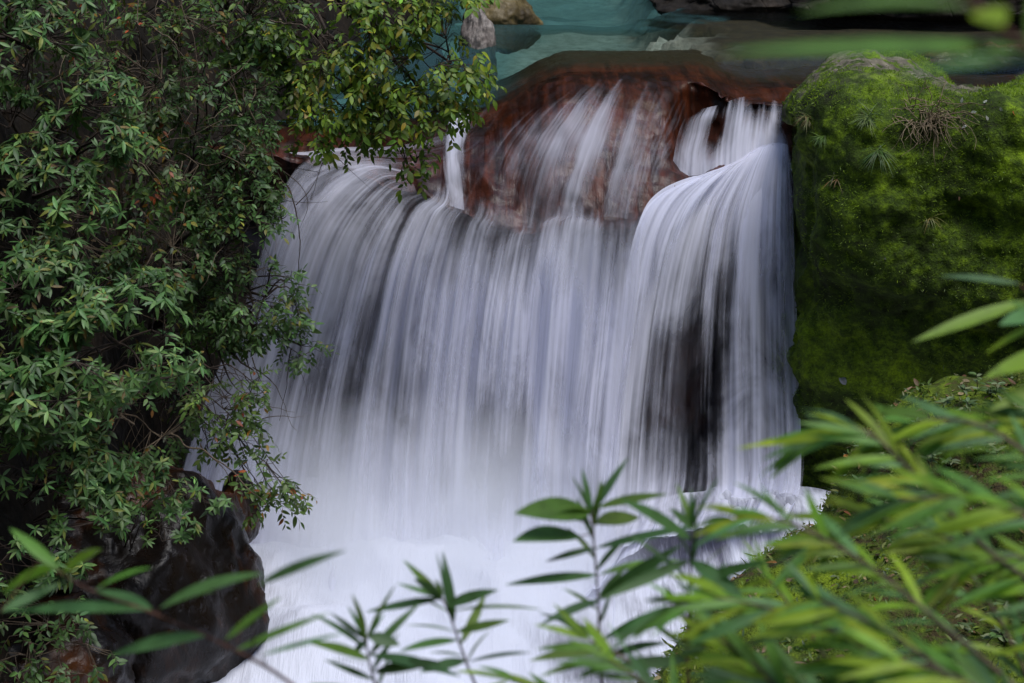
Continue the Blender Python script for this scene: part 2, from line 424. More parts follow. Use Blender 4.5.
# ------------------------------------------------------------------ falling water
def veil(name, lines, nu, nv, mat, root=None, relief=.05, seed=0, offY=0.0, dens=None, ufreq=9.0, lead=0):
    """lines: list of streamlines, each a list of (px, py, Y)"""
    S = []
    for l in lines:
        l = np.array(l, float)
        S.append(P(l[:, 0], l[:, 1], l[:, 2]))
    if lead:                                                  # begin a little way up the rock, thinning out
        S = [np.concatenate([[q if (q := on(LBVH, l[0][0] + dx, l[0][1] - lead, .045)) is not None and abs(q[1] - p[0][1]) < .6 else p[0] + (0, .12, .06)], p]) for l, p, dx in zip(lines, S, np.linspace(4, 0, len(S)))]
        dens = [[d[0] * .12] + [d[0] * .8] + list(d[1:]) for d in dens]
    A = np.stack([crom(p, nv) for p in S], 0)                 # lines x nv x 3
    dn = np.stack([crom(np.array(d, float)[:, None], nv)[:, 0] for d in dens], 0)
    G = crom(np.concatenate([A, dn[..., None] * .5], -1).transpose(0, 1, 2), nu)  # nu x nv x 4
    d = np.clip(G[..., 3] * 2, 0, 1.2); G = G[..., :3].transpose(1, 0, 2); d = d.T
    xm = G[nv // 2, :, 0]; cu = np.r_[0, np.cumsum(np.abs(np.diff(xm)))]
    v = np.r_[0, np.cumsum(np.linalg.norm(np.diff(G[:, nu // 2], axis=0), axis=1))]
    U, Vv = np.meshgrid(cu, v)
    q = np.stack([U * ufreq, Vv * .18, np.full_like(U, seed)], -1)
    rel = fbm(q, 3, seed) * relief * sm(0, .8, Vv)
    N = grid_normals(G); N[N[..., 1] > 0] *= -1
    G = G + N * rel[..., None]; G[..., 1] += offY
    o = mesh_obj(name, G.reshape(-1, 3), gridF(nv, nu), mat, parent=root, uv=np.stack([U, Vv], -1).reshape(-1, 2), attrs={'dens': d.ravel()})
    return o
MV = [mat_veil('falling water', 0.0, 8, .38, .62, .97), mat_veil('falling water front', 20.0, 11, .47, .66, .92), mat_veil('thin water', 40.0, 12, .36, .74, .8, (.70, .70, .80)), mat_veil('water haze', 60.0, 6, .25, .8, .42)]
A_lines = [
 [(405, 168, 12.1), (350, 158, 12.05), (300, 166, 11.9), (274, 215, 11.6), (246, 300, 11.4), (205, 400, 11.2), (180, 480, 11.0), (160, 570, 10.7)],
 [(410, 172, 12.1), (372, 172, 12.0), (328, 205, 11.75), (300, 262, 11.55), (276, 350, 11.3), (252, 440, 11.1), (238, 500, 10.9), (225, 580, 10.6)],
 [(418, 182, 12.0), (388, 190, 11.9), (352, 235, 11.65), (330, 300, 11.45), (312, 370, 11.3), (296, 450, 11.1), (288, 510, 10.9), (282, 590, 10.6)],
 [(430, 194, 11.85), (410, 210, 11.75), (388, 255, 11.55), (372, 320, 11.4), (358, 390, 11.25), (350, 460, 11.1), (345, 520, 10.9), (342, 590, 10.6)],
 [(450, 204, 11.7), (438, 222, 11.6), (422, 270, 11.45), (411, 335, 11.32), (404, 400, 11.2), (398, 465, 11.05), (396, 520, 10.85), (394, 590, 10.6)],
 [(490, 216, 11.55), (482, 234, 11.48), (472, 280, 11.38), (464, 340, 11.28), (458, 400, 11.15), (454, 465, 11.0), (452, 520, 10.85), (450, 590, 10.6)],
 [(530, 230, 11.45), (526, 244, 11.4), (519, 290, 11.3), (513, 345, 11.2), (508, 405, 11.1), (505, 465, 10.95), (503, 520, 10.8), (502, 590, 10.6)],
 [(552, 216, 11.45), (546, 232, 11.38), (539, 280, 11.28), (533, 345, 11.2), (528, 405, 11.1), (524, 465, 10.95), (521, 520, 10.8), (519, 590, 10.6)],
 [(580, 214, 11.45), (577, 232, 11.36), (572, 280, 11.25), (567, 345, 11.15), (562, 405, 11.05), (558, 465, 10.9), (556, 520, 10.8), (555, 590, 10.6)],
 [(618, 219, 11.5), (616, 236, 11.38), (611, 280, 11.27), (604, 345, 11.17), (597, 405, 11.05), (592, 465, 10.92), (590, 520, 10.8), (589, 585, 10.6)],
 [(645, 222, 11.55), (643, 238, 11.45), (637, 280, 11.35), (630, 345, 11.25), (624, 405, 11.15), (620, 465, 11.0), (617, 520, 10.85), (615, 580, 10.6)]]
A_dens = [[.5, .55, .55, .5, .55, .65, .85, 1.0], [.55, .60, .55, .5, .5, .65, .85, 1.0], [.6, .60, .54, .48, .48, .62, .85, 1.0], [.7, .6, .52, .46, .46, .58, .8, 1.0],
          [.8, .7, .58, .50, .50, .58, .8, 1.0], [.9, .8, .70, .64, .6, .62, .8, 1.0], [.9, .8, .66, .52, .48, .50, .7, 1.0], [.95, .9, .72, .55, .5, .52, .75, 1.0],
          [.95, .85, .7, .58, .55, .52, .7, 1.0], [.9, .9, .85, .78, .72, .66, .8, 1.0], [.5, .8, .8, .7, .6, .55, .6, .9]]
for l, d in zip(A_lines, A_dens):
    l[0] = (l[0][0], l[0][1], l[0][2] - .05); l[1] = (l[1][0], l[1][1] - 2, l[1][2] - .03)
    x_ = l[-1][0]; l[-1:] = [(x_, 562, 10.45), (x_ - 2, 642, 9.72)]; d[-2] = min(1.1, d[-2] + .15); d[-1] = 1.2; d.append(1.2)
WF = empty('waterfall', P(500, 560, 10.9)); tag(WF, kind='structure')
def rooted(o):
    o.parent = WF; o.matrix_parent_inverse = WF.matrix_world.inverted(); return o
rooted(veil('left_veil', A_lines, 360, 140, MV[0], relief=.07, seed=1, dens=A_dens, lead=13))
rooted(veil('left_veil_haze', A_lines, 200, 100, MV[3], relief=.02, seed=3, offY=.02, dens=A_dens, lead=9))
rooted(veil('left_veil_strands', A_lines, 360, 140, MV[1], relief=.09, seed=2, offY=-.09, dens=[[x * .85 for x in d] for d in A_dens], lead=7))
B_lines = [
 [(724, 170, 12.0), (690, 178, 11.95), (655, 196, 11.8), (636, 225, 11.6), (622, 290, 11.4), (612, 370, 11.2), (604, 450, 11.0), (596, 560, 10.7)],
 [(732, 164, 12.05), (702, 176, 11.95), (672, 200, 11.8), (652, 240, 11.6), (640, 305, 11.42), (630, 380, 11.25), (623, 455, 11.05), (618, 545, 10.8)],
 [(742, 158, 12.1), (718, 172, 12.0), (692, 200, 11.85), (674, 245, 11.65), (661, 310, 11.48), (653, 380, 11.32), (648, 445, 11.18), (645, 510, 11.0)],
 [(750, 152, 12.15), (733, 170, 12.05), (714, 205, 11.88), (702, 255, 11.7), (694, 315, 11.52), (689, 380, 11.38), (687, 440, 11.25), (686, 496, 11.1)],
 [(762, 146, 12.2), (752, 168, 12.1), (740, 208, 11.92), (733, 258, 11.75), (729, 315, 11.58), (728, 378, 11.42), (728, 435, 11.3), (729, 490, 11.15)],
 [(776, 143, 12.2), (772, 166, 12.1), (768, 208, 11.95), (766, 258, 11.78), (766, 315, 11.6), (767, 375, 11.45), (768, 430, 11.3), (769, 486, 11.15)],
 [(787, 144, 12.2), (790, 166, 12.1), (793, 208, 11.95), (795, 258, 11.78), (797, 315, 11.6), (799, 375, 11.45), (801, 430, 11.3), (802, 484, 11.15)]]
B_dens = [[.6, .9, 1.0, .95, .85, .7, .6, .9], [.7, .95, .95, .8, .6, .48, .42, .7], [.8, .95, .80, .48, .38, .34, .34, .4], [.85, .9, .66, .38, .30, .28, .30, .34],
          [.9, .95, .76, .46, .36, .33, .33, .40], [.95, 1.0, .90, .66, .54, .48, .46, .60], [.6, .6, .5, .45, .42, .36, .36, .5]]
for l, d in zip(B_lines, B_dens):
    l[:4] = [(a_, b_, c_ - k_) for (a_, b_, c_), k_ in zip(l[:4], (.02, .05, .06, .03))]
    x_, y_, Y_ = l[-1]; l[-1:] = [(x_ - 2, y_ + 2, Y_ - .12), (x_ - 14, y_ + 34, Y_ - .75)]; d[-1] = max(d[-1], .55); d.append(.8)
rooted(veil('right_veil_haze', B_lines, 160, 100, MV[3], relief=.02, seed=7, offY=.0, dens=[[x * .6 for x in d] for d in B_dens]))
rooted(veil('right_veil', B_lines, 260, 130, MV[0], relief=.05, seed=5, dens=B_dens))
rooted(veil('right_veil_strands', B_lines, 260, 130, MV[1], relief=.07, seed=6, offY=-.07, dens=[[x * .9 for x in d] for d in B_dens]))
D_lines = [
 [(694, 112, 12.35), (684, 120, 12.28), (678, 135, 12.22), (674, 155, 12.15), (671, 178, 12.08)],
 [(706, 108, 12.4), (700, 118, 12.3), (696, 135, 12.24), (692, 152, 12.18), (690, 176, 12.1)],
 [(722, 104, 12.42), (719, 116, 12.34), (716, 133, 12.28), (713, 150, 12.2), (712, 172, 12.1)],
 [(738, 98, 12.5), (736, 112, 12.4), (733, 130, 12.3), (731, 148, 12.22), (730, 170, 12.12)],
 [(755, 96, 12.5), (754, 112, 12.4), (752, 128, 12.32), (750, 144, 12.24), (749, 160, 12.15)],
 [(772, 100, 12.5), (771, 112, 12.42), (769, 126, 12.34), (768, 142, 12.26), (767, 160, 12.15)],
 [(790, 104, 12.5), (790, 114, 12.42), (789, 126, 12.34), (788, 142, 12.26), (788, 160, 12.15)]]
D_dens = [[.1, .35, .4, .5, .8], [.2, .5, .5, .5, .7], [.15, .25, .1, .2, .7], [.3, .55, .6, .7, .9], [.1, .5, .85, .9, 1], [.3, .6, .6, .7, 1], [.15, .3, .25, .45, .9]]
rooted(veil('upper_step_water', D_lines, 160, 60, MV[0], relief=.02, seed=8, dens=D_dens, ufreq=20))

def film(name, lines, nu, nv, mat, dens, off=.025, seed=0):
    """thin water running down the rock: streamlines laid onto the ledge"""
    L = crom(np.array(lines, float), nu); G = np.zeros((nv, nu, 3)); ok = True
    for i in range(nu):
        l = crom(L[i], nv)
        last = None
        for j in range(nv):
            p = on(LBVH, l[j, 0], l[j, 1], off)
            if p is None: p = last
            G[j, i] = p; last = p
    for _ in range(2):
        G[1:-1] = (G[:-2] + 2 * G[1:-1] + G[2:]) / 4; G[:, 1:-1] = (G[:, :-2] + 2 * G[:, 1:-1] + G[:, 2:]) / 4
    G[..., 1] -= .01
    dn = crom(np.stack([crom(np.array(d, float)[:, None], nv)[:, 0] for d in dens]), nu).T
    xm = G[nv // 2, :, 0]; cu = np.r_[0, np.cumsum(np.abs(np.diff(xm)))]; v = np.linspace(0, 1.2, nv); U, Vv = np.meshgrid(cu, v)
    return mesh_obj(name, G.reshape(-1, 3), gridF(nv, nu), mat, uv=np.stack([U + seed, Vv], -1).reshape(-1, 2), attrs={'dens': dn.ravel()})
rooted(film('boulder_film', [
 [(560, 92), (520, 120), (488, 150), (462, 190), (445, 205)],
 [(580, 86), (548, 108), (520, 140), (500, 180), (488, 218)],
 [(600, 82), (580, 105), (558, 140), (543, 180), (532, 230)],
 [(625, 82), (612, 105), (598, 140), (585, 180), (575, 216)],
 [(650, 84), (640, 105), (628, 140), (615, 180), (604, 218)],
 [(672, 92), (663, 112), (650, 145), (640, 180), (632, 218)],
 [(690, 100), (682, 120), (672, 145), (660, 175), (650, 205)]], 150, 50, MV[2],
 [[0, .15, .25, .2, .3], [.05, .45, .50, .4, .25], [.1, .68, .52, .42, .35], [.12, .8, .56, .45, .4], [.1, .62, .56, .5, .35], [.1, .5, .52, .45, .25], [0, .25, .3, .25, .1]], seed=3))
rooted(film('left_trickle', [
 [(452, 92), (447, 120), (444, 150), (446, 185), (448, 206)],
 [(462, 94), (455, 120), (452, 150), (455, 185), (457, 210)],
 [(474, 94), (467, 118), (461, 150), (464, 185), (466, 212)],
 [(484, 98), (478, 118), (471, 150), (472, 185), (474, 214)]], 60, 50, MV[0], [[.2, .2, .15, .1, .1], [.8, .9, .65, .5, .5], [.7, .8, .6, .45, .45], [.1, .1, .1, .08, .1]], seed=9))
rooted(film('left_inflow', [
 [(500, 95), (460, 130), (400, 148), (340, 150), (290, 155)],
 [(505, 105), (470, 145), (420, 160), (365, 160), (330, 163)],
 [(508, 115), (475, 158), (430, 172), (392, 174), (370, 176)]], 60, 50, MV[2], [[.2, .2, .3, .5, .6], [.2, .3, .4, .6, .7], [.05, .1, .2, .3, .5]], seed=12))

# lower pool: white churned water
def lower_pool():
    nx, ny = 260, 300
    x = np.linspace(-3.4, 4.2, nx); y = np.linspace(3.5, 12.4, ny); X, Y = np.meshgrid(x, y)
    z = .44 * sm(.15, 1.6, X) * sm(9.2, 10.9, Y) + .06 * sm(9.8, 11.0, Y) * sm(-1.0, .4, X)
    z = z + .16 * np.exp(-((Y - 10.55) / .35) ** 2) * sm(1.0, .2, X)                    # boil at the foot
    q = np.stack([X * 1.4 + Y * .5, Y * 1.1 - X * .4, 0 * X], -1)
    z = z + fbm(q, 4, 21, .45) * .075 + ridge(np.stack([X * 3.2 + Y * 1.4, Y * 1.3 - X * .5, 0 * X], -1), 3, 4) * .018
    z = z + .20 * sm(8.9, 9.7, Y) * sm(11.2, 9.9, Y) * sm(.9, .2, X) * (1 + .5 * fbm(np.stack([X * 1.6, Y * 2.2, 0 * X + 4], -1), 3, 77))
    z = z + .10 * np.exp(-np.maximum(10.95 - Y, 0) / .30) * sm(.75, .2, X) * (1 - .8 * sm(10.95, 11.5, Y))
    z = z - 1.3 * sm(11.15, 11.7, Y) * sm(.2, .8, X)
    d = .95 - .55 * np.exp(-(((X - .42) / .45) ** 2 + ((Y - 9.45) / .45) ** 2)) - .40 * np.exp(-(((X - 1.15) / .6) ** 2 + ((Y - 10.7) / .35) ** 2)) - .34 * sm(.1, .8, X) - .12 * sm(9.2, 8.2, Y)
    s = M('white churned water'); g = s.geo()
    st1 = s.noise(s.mapv(g, (7, 1.3, 1), rot=(0, 0, R(-32))), 1, 5, .6, .6); st2 = s.noise(g, 1.2, 4, .5, .8)
    st3 = s.noise(s.mapv(g, (34, 5, 1), rot=(0, 0, R(-35))), 1, 4, .6, .8); f = s.math('ADD', s.math('ADD', s.math('MULTIPLY', st1, .38), s.math('MULTIPLY', st2, .34)), s.math('MULTIPLY', st3, .28))
    dd = s.attr('dens')
    foam = s.rng(s.math('ADD', f, s.math('MULTIPLY', s.math('SUBTRACT', dd, .5), .6)), .33, .62)
    col = s.mix(foam, (.10, .10, .13), (.60, .62, .71))
    dfu = s.pr(col, s.rng(foam, 0, 1, .25, .9), s.bump(s.math('ADD', st1, st3), .35, .04), .3)
    m = s.done(dfu)
    o = mesh_obj('lower_pool', np.stack([X, Y, z], -1).reshape(-1, 3), gridF(ny, nx), m, attrs={'dens': d.ravel()}); tag(o, kind='structure')
lower_pool()

def mist():
    s = M('spray mist'); g = s.geo(); x = s.n('SeparateXYZ'); s.set(x.inputs[0], g)
    fz = s.rng(s.math('ADD', x.outputs[2], s.math('MULTIPLY', s.math('SUBTRACT', 10.4, x.outputs[1]), .45)), .10, 1.15, 1, 0); fx = s.math('MULTIPLY', s.rng(s.math('ADD', x.outputs[0], s.math('MULTIPLY', s.math('SUBTRACT', x.outputs[1], 11), .6)), -2.3, -1.6), s.rng(x.outputs[0], .2, 1.1, 1, 0))
    fy = s.math('MULTIPLY', s.rng(x.outputs[1], 8.6, 9.4), s.rng(x.outputs[1], 11.0, 11.4, 1, 0))
    nn = s.rng(s.noise(s.mapv(g, (1, 1, .8)), 1.8, 3), .3, .75, .3, 1)
    d = s.math('MULTIPLY', s.math('MULTIPLY', fz, fx), s.math('MULTIPLY', fy, nn))
    v = s.n('VolumePrincipled'); v.inputs['Color'].default_value = (.96, .975, 1, 1); s.set(v.inputs['Density'], s.math('MULTIPLY', d, 4.2)); v.inputs['Anisotropy'].default_value = .1
    m = s.done(None, v.outputs[0])
    a = np.array([[x_, y_, z_] for x_ in (-2.4, 1.15) for y_ in (8.55, 11.45) for z_ in (-.25, 1.2)], float)
    f = [[0, 1, 3, 2], [4, 6, 7, 5], [0, 4, 5, 1], [2, 3, 7, 6], [0, 2, 6, 4], [1, 5, 7, 3]]
    o = mesh_obj('spray_mist', a, f, m, smooth=False); tag(o, kind='stuff')
mist()

# banks
def left_bank():
    y = np.linspace(3, 26, 220); z = np.linspace(-1.5, 9, 130); Y, Z = np.meshgrid(y, z)
    xb = np.interp(Y, [3, 6, 8, 9.5, 11, 12.0, 12.8, 13.6, 16, 18, 26], [-4.2, -3.1, -2.75, -2.6, -2.5, -2.35, -1.75, -1.2, -.45, -.5, -.5])
    x = xb - .22 * np.maximum(Z - 1, 0) ** 1.1
    p = np.stack([x, Y, Z], -1)
    x = x + fbm(p * .9, 4, 31) * .22 + ridge(p * 2.5, 3, 32) * .05
    o = mesh_obj('left_bank', np.stack([x, Y, Z], -1).reshape(-1, 3), gridF(130, 220), MAT['bank']); tag(o, kind='structure')
left_bank()

def boulder(name, label, c, r, mat, rot=0, seed=0, amp=.18, cuts=6, n=96, cat='boulder', planes=7, group=None, bare=None, fine=.02, sup=2.0):
    th = np.linspace(0, np.pi, n); ph = np.linspace(0, 2 * np.pi, n * 2, endpoint=False); T, Ph = np.meshgrid(th, ph, indexing='ij')
    d = np.stack([np.sin(T) * np.cos(Ph), np.sin(T) * np.sin(Ph), np.cos(T)], -1)
    rr = 1.0 / (np.sum(np.abs(d) ** sup, -1)) ** (1 / sup)
    lr = np.random.default_rng(seed + 100)
    for _ in range(planes):                                       # broken faces
        pn = unit(lr.normal(size=3)); h = lr.uniform(.72, .92)
        dot = np.sum(d * pn, -1); lim = np.where(dot > .05, h / np.maximum(dot, .05), 9)
        rr = np.minimum(rr, lim * .5 + np.minimum(rr, lim) * .5)
        rr = np.where(lim < rr, lim, rr)
    rr = rr * (1 + amp * fbm(d * 1.6, 4, seed)) 
    p = d * rr[..., None] * np.array(r)
    p = p + d * (ridge(p * 5, 4, seed + 3) * fine)[..., None] + d * (fbm(p * 18, 3, seed + 5) * fine * .5)[..., None]
    ca, sa = math.cos(rot), math.sin(rot)
    p = np.stack([p[..., 0] * ca - p[..., 1] * sa, p[..., 0] * sa + p[..., 1] * ca, p[..., 2]], -1) + np.array(c)
    at = {'bare': (bare(p) if bare else np.zeros(p.shape[:2])).ravel()}
    V = p.reshape(-1, 3); Fc = gridF(n, n * 2, True)
    o = mesh_obj(name, V, Fc, mat, attrs=at)
    if label: tag(o, label, cat, group)
    return o, V, Fc

# ------------------------------------------------------------------ the mossy boulder on the right
def mossy_boulder():
    """grid: columns along the visible width, rows from the back of the top over the brow down the face"""
    cols = [  # px of column, brow: (py, Y), crest: (py, Y), left foot Y
        (800, 128, 11.9, 122, 12.2), (810, 120, 11.5, 108, 12.4), (832, 112, 11.3, 84, 12.7), (860, 108, 11.15, 62, 12.9), (892, 108, 11.1, 64, 12.9), (925, 112, 11.1, 76, 12.8),
        (960, 116, 11.1, 92, 12.6), (1000, 116, 11.0, 98, 12.4), (1060, 114, 10.9, 98, 12.4), (1140, 108, 10.9, 92, 12.5), (1250, 102, 10.9, 88, 12.5)]
    nr, nc = 220, 260; prof = []
    for px, by, bY, cy, cY in cols:
        b = P(px, by, bY); c = P(px, cy, cY)
        xs = b[0]
        prof.append([(c[0], c[1] + 1.2, c[2] - 1.2), (c[0], c[1] + .5, c[2] - .25), c, .5 * (b + c) + np.array([0, 0, .06]), b, (xs, bY - .24, b[2] - .33), (xs + .02, bY - .34, b[2] - .8),
                     (xs + .0, bY - .22, b[2] - 1.3), (xs - .04, bY + .1, .9), (xs - .06, bY + .35, .3), (xs - .06, bY + .5, -.7)])
    prof = np.array(prof, float)
    A = np.stack([crom(p, nr) for p in prof]); G = crom(A, nc).transpose(1, 0, 2)
    # left flank folds back behind the fall
    k = sm(14, 0, np.arange(nc))[None, :] ** 1.5
    G[..., 1] += .9 * k * (np.arange(nr)[:, None] > 60); G[..., 0] += .02 * k
    N = grid_normals(G); s_ = np.sign(np.sum(N * np.array([0, -1, .5]), -1, keepdims=True)); N = N * np.where(s_ == 0, 1, s_)
    D = fbm(G * np.array([1.3, 1.3, 1.6]), 4, 41) * .12 + ridge(G * np.array([3, 3, 4.0]), 3, 42) * .03 + fbm(G * 22, 3, 43) * .012
    G = G + N * D[..., None]
    bare = np.exp(-(((G[..., 1] - 12.0) / .42) ** 2)) * sm(2.6, 2.9, G[..., 2]) * np.exp(-(((G[..., 0] - 2.62) / .55) ** 2)) * 3
    V = G.reshape(-1, 3); Fc = gridF(nr, nc)
    root = mesh_obj('mossy_boulder', V, Fc, MAT['moss'], attrs={'bare': bare.ravel()})
    tag(root, 'huge boulder covered in green moss right of the waterfall', 'boulder')
    # moss tufts
    cnt = 42000
    fi = rng.integers(0, len(Fc), cnt * 2); c = V[Fc[fi]].mean(1) + rng.normal(0, .006, (cnt * 2, 3))
    nf = unit(np.cross(V[Fc[fi, 1]] - V[Fc[fi, 0]], V[Fc[fi, 3]] - V[Fc[fi, 0]])); sg = np.sign(nf @ np.array([0, -1, .5])); nf *= sg[:, None]
    keep = (nf[:, 2] + rng.random(cnt * 2) * 1.2 > .75) & (c[:, 2] > .8) & (vnoise(c * 3, 5) > -.35) & (rng.random(cnt * 2) > bare.ravel()[Fc[fi, 0]])
    c, nf = c[keep][:cnt], nf[keep][:cnt]
    d = unit(nf + rng.normal(0, .6, nf.shape)); nn = unit(np.cross(d, rng.normal(0, 1, d.shape)))
    f = np.clip(vnoise(c * 2.2, 9)[:, None] * .5 + .5 + rng.normal(0, .12, (len(c), 1)), 0, 1)
    col = np.array([.06, .10, .005]) * (1 - f) + np.array([.34, .52, .010]) * f
    lv = leaves(c, d, nn, rng.uniform(.012, .035, len(c)), .006, 0, 0, 2, col)
    o = mesh_obj('moss_tufts', lv[0], lv[1], MAT['wet_leaf'], parent=root, uv=lv[2], attrs={'lc': lv[3]}); o['kind'] = 'stuff'
    return root, BVHTree.FromPolygons([tuple(v) for v in V], [tuple(f) for f in Fc])

# ------------------------------------------------------------------ leaves
def leaves(B, D, N, L, W, curl, fold, nseg, col, point=.75):
    B = np.asarray(B, float); n = len(B); D = unit(D); N = np.asarray(N, float); N = unit(N - D * np.sum(N * D, -1, keepdims=True)); S = np.cross(D, N)
    L = np.broadcast_to(L, (n,)).astype(float); W = np.broadcast_to(W, (n,)).astype(float); curl = np.broadcast_to(curl, (n,)); fold = np.broadcast_to(fold, (n,))
    t = np.linspace(0, 1, nseg + 1)
    prof = np.sin(np.pi * t ** point) ** .85; prof[0] = .06; prof[-1] = 0.02
    cen = B[:, None] + D[:, None] * (L[:, None] * t)[..., None] - N[:, None] * (curl[:, None] * L[:, None] * t ** 2)[..., None]
    hw = W[:, None] * prof / 2
    l = cen - S[:, None] * hw[..., None] + N[:, None] * (fold[:, None] * hw)[..., None]
    r = cen + S[:, None] * hw[..., None] + N[:, None] * (fold[:, None] * hw)[..., None]
    V = np.stack([l, cen, r], 2).reshape(n, -1, 3)
    k = (nseg + 1) * 3; f = gridF(nseg + 1, 3)
    Fc = (f[None] + (np.arange(n) * k)[:, None, None]).reshape(-1, 4)
    uv = np.zeros((nseg + 1, 3, 2)); uv[..., 0] = [0, .5, 1]; uv[..., 1] = t[:, None]
    UV = np.broadcast_to(uv.reshape(1, k, 2), (n, k, 2)).reshape(-1, 2)
    c = np.broadcast_to(np.asarray(col, float)[:, None], (n, k, 3)).reshape(-1, 3)
    return V.reshape(-1, 3), Fc, UV, c

def catl(parts):
    VV, FF, UU, CC, off = [], [], [], [], 0
    for V, Fc, U, c in parts:
        VV.append(V); FF.append(Fc + off); UU.append(U); CC.append(c); off += len(V)
    return np.concatenate(VV), np.concatenate(FF), np.concatenate(UU), np.concatenate(CC)

def pal(n, cols, wts=None, jit=.18, lr=rng):
    cols = np.array(cols, float); i = lr.choice(len(cols), n, p=wts)
    return np.clip(cols[i] * (1 + lr.normal(0, jit, (n, 1))) * (1 + lr.normal(0, .06, (n, 3))), .003, .6)

BOULDER, BBVH = mossy_boulder()

def px_r(rpx, Y): return rpx / F * Y / .96

def shrub(name, label, cat, root_p, lobes, ncl, style, L, W, cols, wts=None, seed=1, per=7, gap=-.15, twigr=.004, back=.25, group=None, bark='bark', limb=.02, droop=.25, extra=None):
    """lobes: (px, py, Y, rx_px, rz_px, ry_m); leaf clusters grow on twigs inside each lobe"""
    lr = np.random.default_rng(seed)
    rt = np.array(root_p, float); root = empty(name, rt); tag(root, label, cat, group)
    lines, parts = [], []
    wl = np.array([l[3] * l[4] for l in lobes], float); cnt = np.maximum(3, (ncl * wl / wl.sum()).astype(int))
    for (px, py, Y, rx, rz, ry), n in zip(lobes, cnt):
        c = P(px, py, Y); rad = np.array([px_r(rx, Y), ry, px_r(rz, Y)])
        c0 = c + np.array([0, rad[1] * .5, -rad[2] * .2])
        mp = rt + (c0 - rt) * np.linspace(0, 1, 8)[:, None]; mp[:, 2] += np.sin(np.linspace(0, np.pi, 8)) * .12; mp += lr.normal(0, .03, mp.shape) * np.sin(np.linspace(0, np.pi, 8))[:, None]
        lines.append((mp, np.linspace(limb, limb * .4, 8)))
        m = n * 4; d = unit(lr.normal(size=(m, 3))); d = d[(d[:, 1] < back)]; rr = lr.uniform(.5, 1.08, len(d)) ** .6
        pos = c + d * rr[:, None] * rad
        ok = fbm(pos * 3.2, 2, seed + 3) > gap; d, pos = d[ok][:n], pos[ok][:n]
        # secondary limbs
        ns = max(3, n // 14); ang = unit(lr.normal(size=(ns, 3)) + np.array([0, -.5, 0])); tips = c + ang * rad * .75
        sec = []
        for q in tips:
            s = np.linspace(0, 1, 6)[:, None]; st_ = mp[lr.integers(4, 8)]
            l = st_ + (q - st_) * s; l[:, 2] += (np.sin(s[:, 0] * np.pi) * .05); l += lr.normal(0, .012, l.shape) * s; lines.append((l, np.linspace(limb * .4, twigr, 6))); sec.append(l)
        sec = np.concatenate(sec) if sec else mp
        for i in range(len(pos)):
            j = np.argmin(np.sum((sec - pos[i]) ** 2, 1) + lr.random(len(sec)) * .02); a = sec[j]
            s = np.linspace(0, 1, 5)[:, None]; l = a + (pos[i] - a) * s; l[:, 2] -= (s[:, 0] - s[:, 0] ** 2) * .1 * droop * 4 * np.linalg.norm(pos[i] - a); lines.append((l, np.linspace(twigr, twigr * .45, 5)))
        n = len(pos)
        if style == 'whorl':
            o = unit(d * .8 + np.array([0, -.25, .75]) + lr.normal(0, .3, (n, 3)))
            tone = np.exp(lr.normal(0, .28, (n, 1)))
            e1 = unit(np.cross(o, lr.normal(size=(n, 3)))); e2 = np.cross(o, e1)
            for k in range(per):
                a = 2 * np.pi * k / per + lr.normal(0, .25, n); rise = lr.uniform(-.15, .55, n)
                dd = e1 * np.cos(a)[:, None] + e2 * np.sin(a)[:, None] + o * rise[:, None]; dd[:, 2] -= .34
                keep = lr.random(n) < .88
                sz = np.exp(lr.normal(0, .15, n)) * np.where(vnoise(pos * 4, 8) > .1, 1.05, .8)
                parts.append(leaves(pos[keep] + o[keep] * (k % 3) * .006, dd[keep], (o + e1 * .2 * np.cos(a)[:, None])[keep], (L * sz)[keep], (W * sz)[keep], lr.uniform(.05, .4, keep.sum()), .25, 4, pal(keep.sum(), cols, wts, lr=lr) * tone[keep], .85))
        else:
            td = unit(d * .7 + np.array([0, -.3, -.1]) + lr.normal(0, .4, (n, 3))) ; td[:, 2] -= droop; td = unit(td)
            side = unit(np.cross(td, np.array([0, -.35, 1.0]) + lr.normal(0, .2, (n, 3)))); upn = unit(np.cross(side, td)); upn *= np.where(upn[:, 2:] < 0, -1, 1)
            tl = L * per * .32; tone = np.exp(lr.normal(0, .28, (n, 1)))
            for i in range(n):
                s = np.linspace(0, 1, 4)[:, None]; l = pos[i] + td[i] * tl * s; l[:, 2] -= .15 * tl * s[:, 0] ** 2; lines.append((l, np.linspace(twigr * .5, twigr * .25, 4)))
            for k in range(per):
                s = (k + 1) / per; b = pos + td * tl * s; b[:, 2] -= .15 * tl * s * s
                sg = 1 if k % 2 else -1
                dd = td * lr.uniform(.4, .9, (n, 1)) + side * sg * (0.25 if k == per - 1 else 1) + lr.normal(0, .22, (n, 3)); dd[:, 2] -= droop * lr.uniform(.2, 1.6, n)
                keep = lr.random(n) < .92; sz = np.exp(lr.normal(0, .22, n))
                parts.append(leaves(b[keep], dd[keep], (upn + lr.normal(0, .3, (n, 3)))[keep], (L * sz)[keep], (W * sz)[keep], lr.uniform(0, .35, keep.sum()), .2, 4, pal(keep.sum(), cols, wts, lr=lr) * tone[keep], .8))
    if extra: extra(parts, lines, lr)
    V, Fc = tubes(lines, 4); child('branches', V, Fc, MAT[bark], root)
    lv = catl(parts); child('foliage', lv[0], lv[1], MAT['leaf'], root, uv=lv[2], attrs={'lc': lv[3]})
    return root

